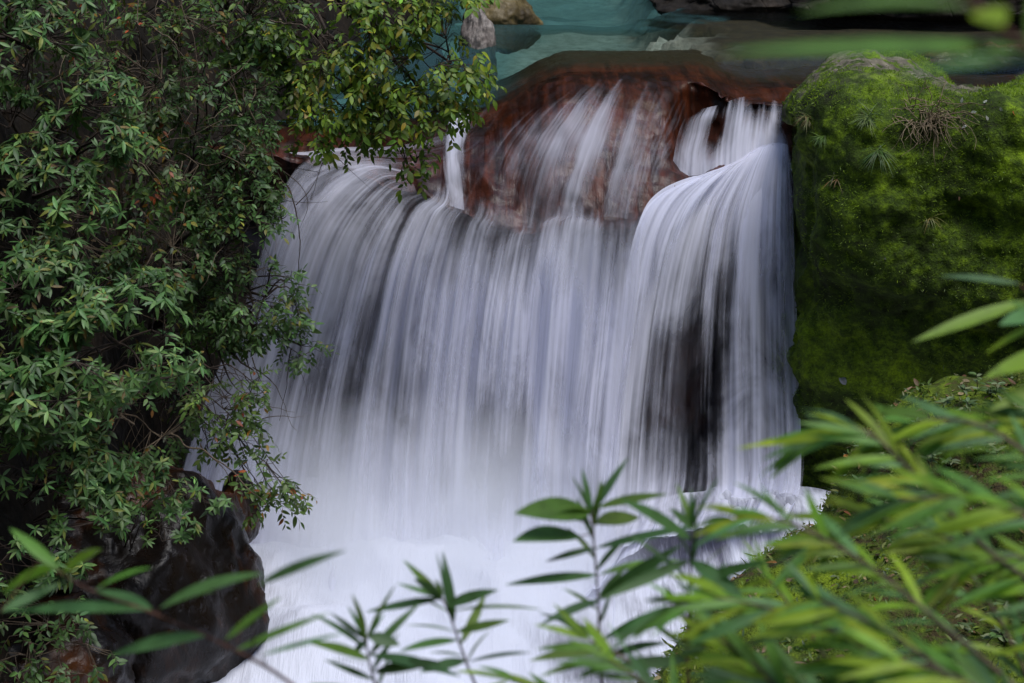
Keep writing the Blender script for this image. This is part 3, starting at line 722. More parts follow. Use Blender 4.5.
GREY = [(.080, .165, .045), (.045, .110, .030), (.13, .22, .07), (.18, .21, .04), (.14, .09, .03)]; GW = [.4, .3, .2, .07, .03]
DEEP = [(.055, .115, .032), (.036, .080, .024), (.09, .165, .05), (.12, .12, .02)]; DW = [.42, .33, .2, .05]
YEL = [(.13, .22, .02), (.08, .15, .022), (.24, .29, .025), (.26, .20, .02)]; YW = [.45, .3, .19, .06]
MID = [(.075, .13, .030), (.05, .095, .026), (.12, .18, .035), (.25, .13, .02), (.30, .06, .02)]; MW = [.42, .33, .17, .05, .03]

def bankpt(px, py, Y): return P(px, py, Y)
GL = 'shrubs on the dark bank left of the fall'
shrub('whorled_shrub', 'dark leathery shrub in the top left corner above a brown gap', 'shrub', P(-60, 60, 10.2),
      [(25, 45, 9.3, 65, 50, .35), (60, 10, 9.6, 60, 40, .3), (10, 130, 9.3, 50, 45, .3)], 200, 'whorl', .072, .020, GREY, GW, 1, 8, -.1, group=GL)
shrub('whorled_shrub', 'long leaved shrub with pale tips below the orange leaf', 'shrub', P(20, 220, 10.2),
      [(95, 95, 9.3, 45, 30, .3), (85, 140, 9.2, 55, 38, .3), (40, 175, 9.1, 60, 40, .3), (75, 205, 9.0, 45, 25, .25)], 210, 'whorl', .076, .020, GREY, GW, 2, 8, -.15, group=GL)
shrub('whorled_shrub', 'large grey green shrub with drooping leaf whorls at mid left', 'shrub', P(-30, 460, 9.8),
      [(60, 290, 8.7, 90, 50, .4), (110, 345, 8.5, 95, 55, .4), (40, 390, 8.4, 85, 55, .4), (165, 365, 8.9, 42, 28, .25), (20, 250, 9.0, 50, 40, .3), (130, 295, 8.9, 45, 35, .25)], 560, 'whorl', .074, .020, GREY, GW, 3, 8, -.3, group=GL)
shrub('whorled_shrub', 'lower grey green shrub hanging over the left boulder', 'shrub', P(-40, 600, 9.6),
      [(50, 470, 8.5, 85, 45, .35), (90, 505, 8.4, 50, 30, .25), (30, 550, 8.3, 60, 40, .3)], 260, 'whorl', .066, .018, GREY, GW, 4, 8, -.15, group=GL)
shrub('fine_leaved_shrub', 'dense blue green shrub overhanging the left of the veil', 'shrub', P(150, 330, 11.2),
      [(215, 100, 10.6, 55, 60, .3), (225, 170, 10.4, 50, 55, .35), (240, 230, 10.3, 55, 55, .35), (262, 295, 10.2, 52, 45, .3), (200, 250, 10.5, 45, 60, .3), (235, 310, 10.2, 60, 35, .25), (300, 345, 10.1, 22, 14, .1)], 900, 'alt', .042, .017, DEEP, DW, 5, 7, -.2, .003, group=GL)
shrub('fine_leaved_shrub', 'sparse brown twigged shrub between the dark gaps upper left', 'shrub', P(120, 260, 11.0),
      [(150, 70, 10.4, 55, 60, .3), (165, 150, 10.3, 45, 55, .3), (120, 30, 10.6, 70, 30, .3), (180, 20, 10.6, 55, 30, .3)], 240, 'alt', .048, .019, MID, MW, 6, 6, -.05, .003, bark='palebark', group=GL)
shrub('overhanging_branch', 'yellow green leafy branch hanging over the top of the fall', 'branch', P(250, -40, 11.6),
      [(315, 30, 11.0, 40, 45, .3), (350, 80, 10.9, 55, 55, .3), (400, 50, 10.9, 55, 55, .3), (450, 55, 10.9, 38, 55, .3), (330, 120, 10.8, 40, 28, .2), (390, 115, 10.8, 40, 28, .2), (440, 110, 10.8, 25, 25, .15), (410, 5, 11, 80, 30, .3), (415, 160, 10.8, 14, 20, .08)],
      620, 'alt', .052, .023, YEL, YW, 7, 7, -.3, .003, droop=.45)
shrub('fine_leaved_shrub', 'green shrub at the top edge beside the yellow branch', 'shrub', P(180, -40, 11.4),
      [(250, 10, 10.9, 50, 35, .3), (262, 60, 10.9, 30, 40, .25)], 200, 'alt', .05, .021, YEL[:2] + DEEP[:2], [.2, .3, .3, .2], 8, 7, -.2, .003, group=GL)
shrub('drooping_branch', 'slender branch with red and green leaves above the left boulder', 'branch', P(150, 380, 9.9),
      [(225, 400, 9.5, 32, 20, .12), (238, 428, 9.5, 28, 22, .12), (262, 475, 9.4, 30, 18, .1), (285, 490, 9.4, 26, 9, .06), (270, 505, 9.4, 22, 8, .06), (255, 385, 9.6, 25, 12, .08), (215, 440, 9.5, 15, 10, .08)], 150, 'alt', .045, .017, MID + [(.3, .05, .02)], [.44, .32, .15, .05, .02, .02], 9, 7, -.9, .0025, limb=.008)
shrub('rock_shrub', 'small pale green plant growing on the wet left boulder', 'shrub', P(120, 560, 9.2),
      [(165, 490, 8.6, 35, 25, .12), (200, 500, 8.7, 35, 14, .1), (170, 530, 8.5, 30, 18, .1), (140, 470, 8.6, 30, 20, .12)], 85, 'whorl', .05, .015, GREY, GW, 10, 7, -.6, .002, limb=.006)
shrub('bramble', 'sparse bramble of thin bare twigs in the bottom left corner', 'shrub', P(-20, 700, 8.9),
      [(40, 610, 8.2, 60, 30, .2), (70, 650, 8.1, 50, 25, .2), (20, 660, 8.1, 40, 25, .2)], 70, 'alt', .045, .018, DEEP, DW, 11, 5, -.6, .003, bark='palebark', limb=.007)
shrub('leafy_shrub', 'dark green shrub behind the gap at far left', 'shrub', P(60, 420, 10.4),
      [(70, 230, 9.9, 80, 40, .3), (150, 250, 9.9, 45, 60, .3), (120, 420, 9.6, 70, 40, .3), (130, 425, 9.4, 38, 30, .2)], 300, 'alt', .05, .02, DEEP + [(.16, .08, .02)], [.4, .32, .18, .05, .05], 12, 6, -.05, .003, bark='palebark', group=GL)

def undergrowth():
    lr = np.random.default_rng(77); parts, lines = [], []
    n = 9000; px = lr.uniform(-40, 330, n); py = lr.uniform(-40, 480, n); ok = (px < 200 + 100 * sm(250, 0, py)); px, py = px[ok], py[ok]
    Yb = np.interp(px, [-40, 60, 180, 250, 330], [10.3, 10.8, 11.2, 11.9, 12.6]) - lr.uniform(0, .35, len(px))
    b = P(px, py, Yb); keep = fbm(b * 2.5, 2, 6) > -.25; b = b[keep]; n = len(b)
    d = unit(lr.normal(size=(n, 3)) + (0, -.3, -.5)); nn = lr.normal(size=(n, 3)) * .5 + (0, -.5, .8)
    parts = leaves(b, d, nn, lr.uniform(.03, .07, n), lr.uniform(.012, .026, n), lr.uniform(0, .5, n), .2, 4, pal(n, [(.03, .06, .02), (.05, .09, .025), (.08, .045, .02), (.12, .075, .035), (.05, .028, .015), (.02, .04, .02)], [.28, .2, .16, .1, .16, .1], lr=lr))
    o = mesh_obj('undergrowth', parts[0], parts[1], MAT['leaf'], uv=parts[2], attrs={'lc': parts[3]}); tag(o, 'tangled dark leaves covering the left bank', 'undergrowth', kind='stuff')
    for k in range(420):
        c = P(lr.uniform(-40, 260), lr.uniform(-40, 440), lr.uniform(10.0, 11.2)); dd = unit(lr.normal(size=3) + (0, -.1, -.2)); l = [c]; st_ = lr.uniform(.03, .07)
        for j in range(8):
            dd = unit(dd + lr.normal(0, .28, 3) + (0, 0, -.06)); l.append(l[-1] + dd * st_)
        lines.append((np.array(l), np.linspace(lr.uniform(.002, .0055), .001, 9)))
    V, Fc = tubes(lines, 4); o2 = mesh_obj('dead_twigs', V, Fc, MAT['palebark']); tag(o2, 'tangle of dead twigs on the left bank', 'twigs', kind='stuff')
undergrowth()

# bare vines and twigs
def vine(name, label, pts, r, mat='bark', cat='vine', side=()):
    p = crom(P(*np.array(pts, float).T), 40); root = empty(name, p[0]); tag(root, label, cat)
    p = p + fbm(p * 9, 2, 3)[:, None] * .012
    lines = [(p, np.linspace(r, r * .4, 40))]
    V, Fc = tubes(lines, 6); child('stem', V, Fc, MAT[mat], root)
    if side:
        L2 = [(crom(P(*np.array(s, float).T), 16), np.linspace(r * .6, r * .2, 16)) for s in side]
        for l2 in L2:
            V, Fc = tubes([l2], 5); child('side_twig', V, Fc, MAT[mat], root)
vine('hanging_vine', 'thin dark vine hanging in front of the left veil edge', [(262, 120, 10.6), (275, 165, 10.5), (296, 210, 10.4), (300, 260, 10.35), (298, 300, 10.3)], .006, side=[[(275, 165, 10.5), (300, 185, 10.45), (308, 205, 10.4), (300, 228, 10.4)], [(296, 205, 10.4), (310, 190, 10.4), (322, 168, 10.5)]])
vine('hanging_vine', 'thin bare twig crossing below the yellow leaves', [(345, 120, 10.9), (330, 150, 10.9), (318, 175, 10.85), (310, 200, 10.8)], .004, side=[[(330, 150, 10.9), (350, 170, 10.85), (372, 190, 10.8)], [(318, 172, 10.85), (290, 168, 10.8), (262, 172, 10.8)]])
vine('hanging_vine', 'thin loose twig dangling below the blue green shrub', [(290, 350, 10.1), (288, 380, 10.05), (280, 420, 10.0)], .004, side=[[(290, 352, 10.1), (304, 380, 10.05), (308, 404, 10)]])
vine('dead_branch', 'forked black branch below the blue green shrub', [(185, 320, 10.3), (215, 340, 10.1), (235, 355, 10.0), (252, 372, 9.9)], .012, cat='branch', side=[[(215, 340, 10.1), (230, 380, 10), (248, 398, 9.9)], [(200, 332, 10.2), (225, 390, 10), (262, 400, 9.9)], [(235, 340, 10.1), (245, 355, 10), (252, 380, 9.95)]])
vine('dead_branch', 'thin tan twig reaching from the left boulder over spray', [(170, 435, 9.4), (205, 452, 9.3), (240, 480, 9.25), (266, 505, 9.2)], .006, 'palebark', 'branch', side=[[(205, 452, 9.3), (225, 470, 9.3), (232, 490, 9.3)]])
for i, (a, b, lab) in enumerate([((20, 100), (110, 60), 'bare brown twig in the upper left gap above the whorled leaves'), ((100, 150), (165, 205), 'bare tangled twig left of the blue green shrub'), ((135, 20), (185, 95), 'bare arching twig near the orange leaf'), ((270, 20), (320, 65), 'bare reddish twig in the dark gap left of the yellow branch')]):
    m = ((a[0] + b[0]) / 2 + 12, (a[1] + b[1]) / 2 - 14)
    vine('bare_twig', lab, [(*a, 10.3), (*m, 9.9), (*b, 10.1)], .006, 'palebark', 'twig', side=[[(*m, 9.9), (m[0] + 20, m[1] - 22, 9.85), (m[0] + 45, m[1] - 26, 9.9)], [(m[0], m[1], 9.9), (m[0] + 18, m[1] + 22, 9.9), (m[0] + 22, m[1] + 45, 9.95)]])

# boulders
boulder('wet_boulder', 'dark brown wet boulder at the lower left below the shrubs', P(112, 606, 9.35) + np.array([-.0, .15, -.1]), (.80, .75, .95), MAT['dark'], .3, 3, .12, planes=8, fine=.018, sup=2.6)
boulder('bank_boulder', 'low dark boulder in the bottom left corner', P(20, 680, 8.7), (.75, .7, .55), MAT['dark'], .7, 4, .1)
boulder('small_boulder', 'small grey boulder in the spray behind the left boulder', P(240, 508, 10.1), (.13, .2, .24), MAT['dark'], .2, 6, .08, planes=2, fine=.006)
boulder('tan_boulder', 'tan boulder at the left shore of the upper pool', P(515, 12, 16.0) + np.array([-.12, .2, -.1]), (.36, .5, .28), MAT['tan'], .1, 8, .12, fine=.01)
boulder('lichen_boulder', 'pale pinkish boulder partly hidden by the yellow green leaves', P(478, 45, 14.2) + np.array([0, .2, -.2]), (.15, .3, .45), MAT['pale'], .1, 9, .12, fine=.015)
boulder('dark_boulder', 'flat black boulder awash at the top of the upper pool', P(760, -6, 17.2) + np.array([0, 0, -.05]), (1.1, .6, .22), MAT['bank'], .05, 10, .1)
boulder('shore_boulder', 'dark boulder at the far edge behind the mossy boulder', P(930, 2, 16.5), (1.3, .7, .35), MAT['bank'], -.05, 12, .1)
boulder('shore_boulder', 'reddish low boulder behind the right end of the mossy top', P(1000, 60, 14.3), (.7, .3, .12), MAT['red_rock'], .0, 13, .1)

# ------------------------------------------------------------------ lower right bank with ground cover
def right_bank():
    rd = np.array([(560, 860, 7.0), (640, 730, 7.6), (690, 640, 8.0), (735, 572, 8.5), (785, 530, 8.8), (845, 505, 8.9), (855, 450, 9.1), (885, 412, 9.3), (930, 392, 9.5), (990, 378, 9.6), (1060, 350, 9.7), (1250, 330, 9.8)])
    Rg = P(rd[:, 0], rd[:, 1], rd[:, 2]); nc, nr = 220, 240
    prof = []
    for r_ in Rg:
        f = np.array([.35, -1, 0.0])
        prof.append([r_ + (-.25, .75, -1.9), r_ + (-.22, .5, -1.1), r_ + (-.1, .18, -.28), r_, r_ + f * .3 + (0, 0, .05), r_ + f * 1.0 + (0, 0, .12), r_ + f * 2.0 + (0, 0, .22), r_ + f * 3.4 + (0, 0, .5), r_ + f * 5.2 + (0, 0, 1.2)])
    A = np.stack([crom(np.array(p), nr) for p in prof]); G = crom(A, nc).transpose(1, 0, 2)
    G[..., 2] += fbm(G * 1.6, 4, 51) * .09 + fbm(G * 9, 3, 52) * .018
    V = G.reshape(-1, 3); Fc = gridF(nr, nc)
    s = M('mossy bank soil'); g = s.geo(); a = s.noise(g, 1.6, 7, .6, .4); b = s.noise(g, 16, 5, .6)
    f = s.math('ADD', s.math('MULTIPLY', a, .6), s.math('MULTIPLY', b, .4))
    col = s.ramp(f, [(.34, (.02, .015, .008)), (.43, (.06, .045, .016)), (.49, (.06, .09, .010)), (.62, (.17, .24, .012))])
    m = s.done(s.pr(col, .9, s.bump(s.math('ADD', f, s.noise(g, 80, 3)), .9, .03), .2))
    o = mesh_obj('right_bank', V, Fc, m); tag(o, kind='structure')
    return V, Fc, BVHTree.FromPolygons([tuple(v) for v in V], [tuple(f) for f in Fc])
RV, RF, RBVH = right_bank()

def near_ground():  # bank below the frame, out of view, where the foreground plants root
    x = np.linspace(-6, 8, 100); y = np.linspace(-6, 6.5, 100); X, Y = np.meshgrid(x, y)
    z = 3.3 - .56 * np.maximum(Y, 0) - .25 * np.maximum(Y - 3, 0) + fbm(np.stack([X, Y, 0 * X], -1), 4, 61) * .12 - .25 * np.maximum(-X - 1, 0) 
    tag(mesh_obj('near_bank', np.stack([X, Y, z], -1).reshape(-1, 3), gridF(100, 100), MAT['bank']), kind='structure')
near_ground()

def scatter_bank():
    cen = V = RV[RF].mean(1); vis = (cen[:, 1] < 9.9) & (cen[:, 1] > 5.5) & (cen[:, 2] > .6)
    cen = cen[vis]
    # leaf litter: nobody could count it
    n = 1500; i = rng.integers(0, len(cen), n); b = cen[i] + rng.normal(0, .02, (n, 3)) * (1, 1, .2) + (0, 0, .012)
    d = rng.normal(size=(n, 3)) * (1, 1, .25); nn = rng.normal(0, .35, (n, 3)) + (0, 0, 1)
    lv = leaves(b, d, nn, rng.uniform(.03, .08, n), rng.uniform(.012, .03, n), rng.uniform(-.2, .5, n), .2, 4, pal(n, [(.12, .06, .025), (.20, .12, .06), (.28, .20, .11), (.06, .03, .015), (.30, .10, .03)], [.3, .25, .15, .25, .05]))
    o = mesh_obj('leaf_litter', lv[0], lv[1], MAT['leaf'], uv=lv[2], attrs={'lc': lv[3]}); tag(o, 'brown fallen leaves littering the mossy right bank', 'leaf litter', kind='stuff')
    # ground cover moss and small leaves
    n = 16000; i = rng.integers(0, len(cen), n); b = cen[i] + rng.normal(0, .015, (n, 3)); keep = fbm(b * 2.3, 2, 71) > -.1; b = b[keep]; n = len(b)
    d = unit(rng.normal(size=(n, 3)) * (1, 1, .3) + (0, -.2, .8)); nn = rng.normal(size=(n, 3)) + (0, -.3, 1)
    lv = leaves(b, d, nn, rng.uniform(.02, .055, n), rng.uniform(.006, .016, n), .3, .2, 4, pal(n, [(.07, .12, .02), (.13, .18, .025), (.05, .09, .03), (.18, .2, .05)]))
    o = mesh_obj('ground_cover', lv[0], lv[1], MAT['leaf'], uv=lv[2], attrs={'lc': lv[3]}); tag(o, 'low green ground cover over the mossy right bank', 'ground cover', kind='stuff')
scatter_bank()

def rosette(name, label, cat, bvh, px, py, n, L, W, cols, cur=(.4, 1.0), up=.9, seed=0, group=None, stem=.0, off=.0, nst=1, spread=.0, fw=.5):
    lr = np.random.default_rng(seed); b = on(bvh, px, py, off)
    if b is None: return
    root = empty(name, b); tag(root, label, cat, group); parts = []; lines = []
    for k in range(nst):
        c = b + lr.normal(0, 1, 3) * spread; c2 = c + np.array([lr.normal(0, .3) * stem, -.3 * stem, stem * lr.uniform(.6, 1.1)])
        if stem: lines.append((np.linspace(c, c2, 5), np.linspace(.003, .0015, 5)))
        a = lr.uniform(0, 2 * np.pi, n); d = np.stack([np.cos(a), np.sin(a) - fw, lr.uniform(.2, 1.0, n) * up], -1); nn = np.stack([-np.cos(a) * .3, -np.sin(a) * .3 - .2, np.ones(n)], -1)
        bb = c2 + d * .004 if stem else c + lr.normal(0, .014, (n, 3)) * (1, .3, .6)
        if not stem: d = d + lr.normal(0, .3, (n, 3)) + (0, -.3, -.1)
        if stem: bb = c + (c2 - c) * lr.uniform(.35, 1, n)[:, None]
        parts.append(leaves(bb, d, nn, lr.uniform(.6, 1.1, n) * L, W, lr.uniform(*cur, n), .15, 6, pal(n, cols, lr=lr), .8))
    lv = catl(parts); child('blades' if not stem else 'foliage', lv[0], lv[1], MAT['leaf'], root, uv=lv[2], attrs={'lc': lv[3]})
    if lines:
        for l2 in lines:
            V, Fc = tubes([l2], 5); child('stalk', V, Fc, MAT['palebark'], root)
GC = [(.04, .09, .02), (.06, .12, .025), (.08, .13, .02)]
rosette('grass_tuft', 'narrow leaved tuft hanging on the moss below the dry roots', 'grass tuft', BBVH, 878, 152, 60, .12, .005, GC, (.7, 1.6), .8, 1)
rosette('grass_tuft', 'small green tuft high on the moss near the waterfall', 'grass tuft', BBVH, 823, 138, 50, .08, .004, [(.09, .17, .03)], (.6, 1.3), .8, 2)
rosette('grass_tuft', 'short yellowing tuft at the left brow of the mossy boulder', 'grass tuft', BBVH, 808, 118, 60, .09, .004, [(.16, .12, .04), (.10, .14, .03)], (.7, 1.4), .7, 3)
rosette('grass_tuft', 'broad green tuft left of the dry roots on the boulder brow', 'grass tuft', BBVH, 868, 118, 90, .10, .005, [(.08, .13, .03), (.12, .17, .03)], (.5, 1.2), .7, 4)
rosette('grass_tuft', 'brown withered tuft on the lower moss left of the narrow tuft', 'grass tuft', BBVH, 836, 178, 16, .08, .006, [(.2, .11, .04), (.09, .1, .03)], (.7, 1.4), .6, 5)
rosette('grass_tuft', 'tiny yellow tuft low on the mossy face', 'grass tuft', BBVH, 930, 218, 20, .09, .004, [(.26, .2, .06), (.16, .18, .05)], (.7, 1.4), .6, 6)

def dry_roots():
    b = on(BBVH, 925, 118, .01); root = empty('dry_root_clump', b); tag(root, 'tangle of pale dry roots on the brow of the mossy boulder', 'root clump')
    lr = np.random.default_rng(5); lines = []
    for k in range(130):
        c = on(BBVH, 925 + lr.normal(0, 18), 116 + lr.normal(0, 8), .012)
        d = unit(lr.normal(0, .8, 3) + (0, -.35, -.3)); l = [c]
        for j in range(7):
            d = unit(d + lr.normal(0, .3, 3) + (0, -.02, -.16)); l.append(l[-1] + d * .035)
        lines.append((np.array(l), np.linspace(.0035, .0012, 8)))
    V, Fc = tubes(lines, 4); child('roots', V, Fc, MAT['root'], root)
dry_roots()

def fallen(px, py, bvh, L, col, label, seed, group=None):
    b = on(bvh, px, py, .012)
    if b is None: return
    lr = np.random.default_rng(seed); d = unit(lr.normal(size=3) * (1, .3, 1)); 
    lv = leaves([b * 0], [d], [lr.normal(0, .3, 3) + (0, -1, .6)], L, L * .5, .2, .2, 6, [col])
    o = mesh_obj('fallen_leaf', lv[0], lv[1], MAT['leaf'], uv=lv[2], attrs={'lc': lv[3]}); o.location = b; tag(o, label, 'leaf', group)
fl = [(962, 104, (.4, .42, .38)), (985, 104, (.4, .42, .38)), (1000, 108, (.42, .42, .36)), (972, 113, (.38, .42, .36)), (988, 121, (.42, .42, .38)), (966, 126, (.38, .4, .36)), (958, 196, (.35, .2, .14)), (885, 258, (.35, .34, .3))]
for i, (a, b, c) in enumerate(fl):
    if i < 6: fallen(a, b, BBVH, .035, c, 'small pale fallen leaf on the right shoulder of the mossy boulder', i, 'pale fallen leaves on the moss')
    else: fallen(a, b, BBVH, .035, c, ['small pinkish fallen leaf lower on the mossy face', 'small pale fleck of a leaf in the middle of the mossy face'][i - 6], i)
fallen(1013, 112, BBVH, .07, (.32, .10, .02), 'orange brown fallen leaf at the right edge on moss', 30)
fallen(846, 384, BBVH, .09, (.30, .30, .33), 'single grey leaf stuck low on the dark mossy face', 31)

for i, (a, b, n, lab) in enumerate([(950, 430, 9, 'pale leaved seedling patch at the top of the right bank'), (985, 400, 9, 'pale seedling patch close to the right edge'), (940, 460, 8, 'darker seedling patch left on the right bank top'), (985, 455, 8, 'seedling patch below the upper bank rim at right'), (880, 480, 7, 'seedlings on the bank slope under long leaves'), (950, 560, 8, 'seedlings in the middle of the right bank'), (1000, 640, 9, 'seedlings in the bottom right corner of the bank')]):
    rosette('seedling_patch', lab, 'seedlings', RBVH, a, b, n, .06, .02, [(.10, .15, .05), (.2, .23, .12), (.07, .12, .03)], (.1, .5), .6, 20 + i, stem=.08, nst=9, spread=.07, fw=.2, group='seedling patches on the right bank')

# ------------------------------------------------------------------ foreground plants, close to the lens
FG = [(.15, .33, .055), (.22, .40, .03), (.12, .26, .09), (.32, .45, .03)]
FGD = [(.09, .21, .06), (.07, .16, .06), (.15, .27, .045)]
def sprig(name, label, pts, leafspec, r=.004, cols=FG, mat='redstem', W=.13, seed=0, cat='plant', auto=None, group=None, bark_to=None):
    """pts: stem through (px,py,Y); leafspec: (base px,py, tip px,py, Y_base, Y_tip, width ratio)"""
    lr = np.random.default_rng(seed)
    p = crom(P(*np.array(pts, float).T), 40)
    root = empty(name, p[0]); tag(root, label, cat, group)
    lines = [(p, np.linspace(r, r * .45, 40))]; parts = []
    if leafspec:
        a = np.array([P(s[0], s[1], s[4]) for s in leafspec]); b = np.array([P(s[2], s[3], s[5]) for s in leafspec])
        # start each leaf at the stem
        for i in range(len(a)):
            j = np.argmin(np.sum((p - a[i]) ** 2, 1)); q = p[j]
            if np.linalg.norm(q - a[i]) > .004: lines.append((np.linspace(q, a[i], 4), np.full(4, r * .35)))
        d = b - a; L = np.linalg.norm(d, axis=1); wr = np.array([s[6] if len(s) > 6 else W for s in leafspec])
        nn = np.tile([0, -.55, 1.0], (len(a), 1)) + lr.normal(0, .25, (len(a), 3))
        cu = lr.uniform(.05, .16, len(a)); nu_ = unit(nn)
        parts.append(leaves(a, d + nu_ * (cu * L)[:, None], nn, L, L * wr * .85, cu, .22, 12, pal(len(a), cols, lr=lr), .85))
    for _ in range(1 if auto else 0):
        n, Lr, t0, spread = auto['n'], auto['L'], auto.get('t0', .2), auto.get('spread', .8)
        ts = np.linspace(t0, 1, n); T = unit(np.gradient(p, axis=0))
        for k, t in enumerate(ts):
            j = min(39, int(t * 39)); b = p[j]; tt = T[j]
            sd_ = unit(np.cross(tt, np.array([0, -.5, 1.0]))) * (1 if k % 2 else -1)
            d = unit(tt * lr.uniform(.5, 1.0) + sd_ * spread * lr.uniform(.2, .9) + np.array(auto.get('bias', (0, 0, 0))) + lr.normal(0, .15, 3))
            L = lr.uniform(*Lr); parts.append(leaves([b], [d], [np.array([0, -.4, 1.0]) + lr.normal(0, .3, 3)], L, L * lr.uniform(.10, .15), lr.uniform(.05, .4), .2, 12, pal(1, cols, lr=lr), .85))
        for k in range(3):
            L = lr.uniform(*Lr) * .8; d = unit(T[-1] + lr.normal(0, .35, 3)); parts.append(leaves([p[-1]], [d], [np.array([0, -.4, 1.0]) + lr.normal(0, .3, 3)], L, L * .14, .15, .2, 12, pal(1, cols, lr=lr), .85))
    V, Fc = tubes(lines[:1], 7); so_ = child('stem', V, Fc, MAT[mat], root)
    for l2 in lines[1:]:
        V, Fc = tubes([l2], 5); q = child('petiole', V, Fc, MAT[mat], root); q.parent = so_
    lv = catl(parts); child('foliage', lv[0], lv[1], MAT['wet_leaf'], root, uv=lv[2], attrs={'lc': lv[3]})

sprig('leafy_branch', 'blurred slender branch with long leaves crossing the lower left', [(380, 760, 2.2), (290, 683, 2.3), (230, 648, 2.35), (150, 612, 2.4), (90, 590, 2.45), (40, 560, 2.5)],
 [(152, 610, 96, 590, 2.4, 2.5, .2), (160, 608, 262, 572, 2.4, 2.3, .16), (145, 610, 10, 612, 2.4, 2.5, .11), (205, 636, 108, 655, 2.35, 2.45, .16), (60, 570, 10, 528, 2.45, 2.5, .2), (62, 572, 100, 548, 2.45, 2.4, .3), (58, 568, 0, 592, 2.45, 2.6, .15),
  (95, 590, 150, 566, 2.45, 2.4, .18), (258, 585, 345, 550, 2.3, 2.2, .10), (225, 640, 282, 596, 2.3, 2.3, .16), (262, 655, 345, 632, 2.3, 2.3, .07), (172, 600, 215, 590, 2.4, 2.35, .2), (236, 650, 330, 612, 2.35, 2.3, .08), (0, 612, 60, 584, 2.45, 2.5, .2)], .0035, cols=FG[:3], seed=1)
sprig('leafy_plant', 'central blurred plant with notched leaves in front of white water', [(608, 760, 2.9), (602, 683, 2.9), (598, 600, 2.9), (594, 545, 2.9), (592, 512, 2.9)],
 [(590, 512, 516, 512, 2.9, 2.8, .36), (588, 522, 536, 508, 2.9, 2.95, .26), (580, 536, 514, 540, 2.9, 2.8, .40), (596, 508, 668, 494, 2.9, 2.85, .22), (596, 524, 640, 516, 2.9, 3.0, .34), (596, 548, 545, 562, 2.9, 2.85, .18),
  (596, 548, 700, 525, 2.9, 2.8, .11), (598, 575, 505, 585, 2.9, 2.85, .16), (599, 575, 680, 560, 2.9, 3.0, .14), (599, 600, 680, 545, 2.9, 2.8, .14), (600, 600, 540, 625, 2.9, 2.8, .16), (602, 640, 690, 600, 2.9, 2.8, .16), (602, 650, 530, 660, 2.9, 2.8, .17), (604, 660, 665, 640, 2.9, 2.8, .2)], .0035, cols=FGD, seed=2, auto=dict(n=12, L=(.07, .13), t0=.45, spread=.9, bias=(0, 0, -.1)))
sprig('leafy_plant', 'short blurred plant with spread leaves left of the central plant', [(520, 770, 2.8), (478, 690, 2.8), (462, 650, 2.8), (450, 615, 2.8), (442, 598, 2.8)],
 [(442, 598, 366, 612, 2.8, 2.8, .13), (442, 600, 417, 578, 2.8, 2.75, .3), (446, 606, 498, 590, 2.8, 2.75, .24), (448, 612, 540, 600, 2.8, 2.7, .10), (456, 632, 510, 620, 2.8, 2.8, .2), (458, 640, 400, 650, 2.8, 2.7, .18), (466, 660, 420, 672, 2.8, 2.7, .2), (468, 662, 530, 650, 2.8, 2.7, .15)], .0035, cols=FGD, seed=3, auto=dict(n=9, L=(.07, .13), t0=.45, spread=.9, bias=(0, 0, -.1)))
sprig('leafy_plant', 'low blurred seedling with paired leaves at bottom centre left', [(400, 770, 2.7), (380, 700, 2.7), (370, 665, 2.7), (366, 640, 2.7)],
 [(368, 640, 352, 655, 2.7, 2.7, .5), (368, 636, 400, 645, 2.7, 2.7, .5), (366, 640, 330, 612, 2.7, 2.7, .15), (370, 655, 460, 676, 2.7, 2.6, .16), (370, 660, 310, 640, 2.7, 2.6, .16), (374, 672, 440, 660, 2.7, 2.6, .2)], .0035, cols=FGD, seed=4, auto=dict(n=8, L=(.07, .13), t0=.45, spread=.9, bias=(0, 0, -.1)))
sprig('leafy_plant', 'blurred plant with a bright twin leaf right of the central plant', [(720, 770, 2.6), (690, 690, 2.65), (688, 620, 2.7), (690, 570, 2.7), (693, 528, 2.7)],
 [(693, 528, 670, 508, 2.7, 2.7, .35), (694, 527, 720, 518, 2.7, 2.65, .5), (692, 540, 622, 498, 2.7, 2.6, .2), (690, 560, 600, 600, 2.7, 2.6, .13), (690, 560, 745, 600, 2.7, 2.6, .3), (689, 585, 770, 560, 2.7, 2.6, .15), (688, 610, 610, 640, 2.7, 2.6, .16), (688, 640, 760, 620, 2.7, 2.6, .22), (690, 660, 600, 670, 2.7, 2.6, .16)], .0035, cols=FGD, seed=5, auto=dict(n=12, L=(.07, .13), t0=.45, spread=.9, bias=(0, 0, -.1)))

